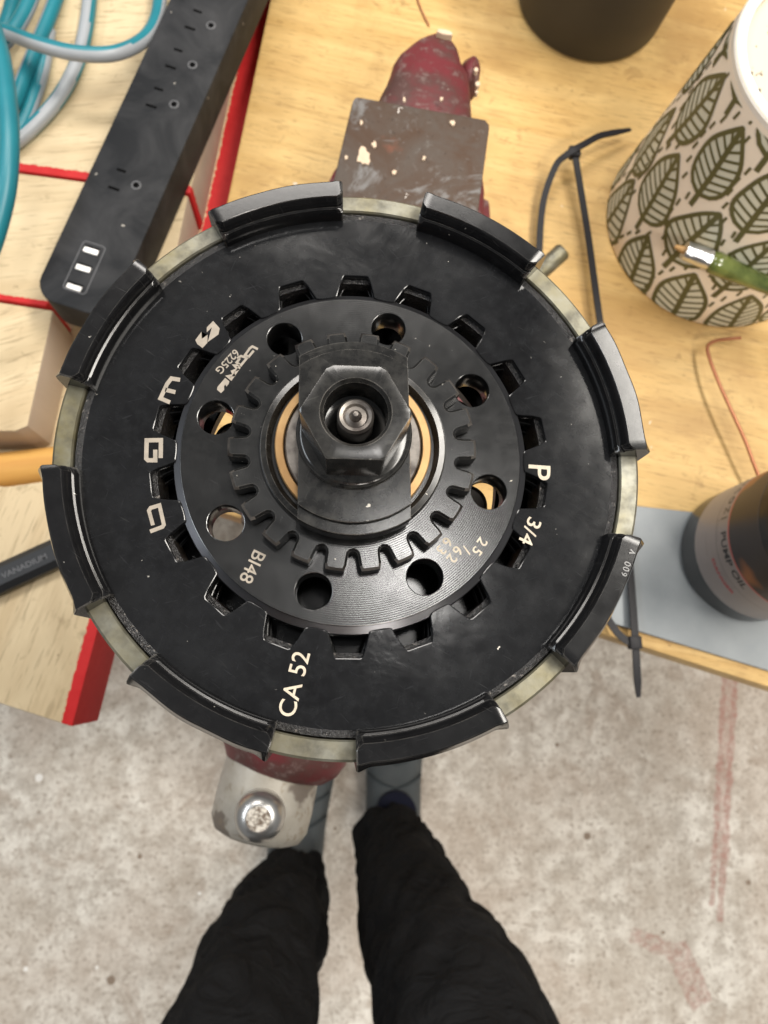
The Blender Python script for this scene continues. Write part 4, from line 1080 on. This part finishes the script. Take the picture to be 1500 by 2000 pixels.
for s_, e_, w2_, sg in ((sR, eR, wR, -1), (sL, eL, wL, 1)):
    n0 = sum(1 for ch in body_ch for it in ch if not isinstance(it, int))
    body_ch.append([2, (s_, .05), (e_, .038), (w2_, .027), (w2_+Vector((sg*.03, .035, .01)), .026)])
    pm = n0+3
    for fx, fl in ((-.018, .05), (-.006, .058), (.006, .056), (.018, .045)):
        q = w2_+Vector((sg*.045, .05, .01))+Vector((fx*.4, fx, fx*.6)); body_ch.append([pm, (q, .009), (q+Vector((sg*fl*.5, fl*.3, 0)), .0085), (q+Vector((sg*fl*.8, fl*.3, -.008)), .007)])
    q = w2_+Vector((sg*.02, .03, .03)); body_ch.append([pm, (q, .010), (q+Vector((sg*.03, .02, .012)), .008)])
bm_ = skinmesh(body_ch, 2); bm_.transform(Matrix.Translation(-PO))
person = link('person', bm_, 'skin', None, PO, 60)
tag(person, 'person in black trousers and grey slip-on shoes standing at the bench', 'person')
me = join(tr); me.transform(Matrix.Translation(-PO)); link('trousers', me, 'cloth_black', person, None, 70)
me = skinmesh([[(pel+Vector((0, 0, -.02)), .15), (pel+Vector((0, -.01, .2)), .145), (pel+Vector((0, 0, .40)), .12), (pel+Vector((0, .02, .46)), .08)],
               [2, (sR, .07), (mid_(sR, eR, .5), .062), (eR, .055), (mid_(eR, wR, .5), .047), (wR-(wR-eR)*.06, .04)],
               [2, (sL, .07), (mid_(sL, eL, .5), .062), (eL, .055), (mid_(eL, wL, .5), .047), (wL-(wL-eL)*.06, .04)]], 2)
me.transform(Matrix.Translation(-PO)); crease(me, .006, 5.0); link('sweater', me, 'cloth_black', person, None, 70)
bm = bmesh.new(); bmesh.ops.create_icosphere(bm, subdivisions=3, radius=.092)
hc = pel+Vector((0, .075, .72))-PO
for q in bm.verts: q.co = Vector((q.co.x*.95+hc.x, q.co.y*1.05+hc.y-.012, max(q.co.z, -.02)*1.05+hc.z))
me = bpy.data.meshes.new('m'); bm.to_mesh(me); bm.free(); link('hair', me, 'hair', person)
def shoe(ank, toe, name, sock):
    """low slip-on: sections along the foot"""
    d = Vector((toe.x-ank.x, toe.y-ank.y, 0)).normalized(); s = Vector((d.y, -d.x, 0)); v = []; f = []; n = 22
    secs = [(-.078, .012, .03), (-.072, .030, .062), (-.050, .040, .088), (-.02, .0435, .092), (.02, .0435, .084), (.06, .046, .072), (.10, .050, .060), (.14, .051, .052), (.175, .046, .046), (.198, .034, .040), (.212, .014, .026)]
    base = Vector((ank.x, ank.y, 0))-PO
    for (l, w, hgt_) in secs:
        for k in range(n):
            a = 2*PI*k/n; ca, sa = math.cos(a), math.sin(a)
            zz = hgt_*0.5*(1+math.copysign(abs(sa)**.7, sa)); xx = w*math.copysign(abs(ca)**.7, ca)*(1.0 if zz < hgt_*.6 else 0.92)
            v.append(base+d*l+s*xx+Vector((0, 0, zz)))
    for i in range(len(secs)-1):
        for k in range(n):
            k2 = (k+1) % n; f.append((i*n+k, i*n+k2, (i+1)*n+k2, (i+1)*n+k))
    f.append(tuple(range(n))); f.append(tuple((len(secs)-1)*n+k for k in range(n)))
    me = pyd(v, f); bm = bmesh.new(); bm.from_mesh(me); bmesh.ops.subdivide_edges(bm, edges=bm.edges[:], cuts=1, use_grid_fill=True, smooth=0.6); bm.to_mesh(me); bm.free()
    so = link('shoe', me, 'shoe_grey', person, None, 70)
    # stitched seams across the vamp
    for l, w, hz_ in ((.028, .044, .083), (.062, .046, .073), (.105, .050, .061)):
        pts = []
        for k in range(13):
            a = PI*k/12; ca, sa = math.cos(a), math.sin(a)
            xx = w*math.copysign(abs(ca)**.7, ca)*0.97; zz = hz_*0.5*(1+abs(sa)**.7)+.001
            pts.append(base+d*(l+.018*abs(ca))+s*xx+Vector((0, 0, zz)))
        link('seam', sweep(pts, ring2(.0016, 6), up=d), 'shoe_seam', so)
    if sock:
        me = sweep([base+d*(-.005)+Vector((0, 0, .06)), base+d*(-.005)+Vector((0, 0, .105))], ring2(.031, 24), up=d)
        link('sock', me, 'sock_blue', person)
shoe(SR, SR+Vector((.012, .3, 0)), 'shoe', True)
shoe(SL, SL+Vector((.03, .3, 0)), 'shoe', False)

# ------------------------------------------------------------------ render settings
S.render.engine = 'CYCLES'
S.cycles.max_bounces = 8
bpy.context.view_layer.update()
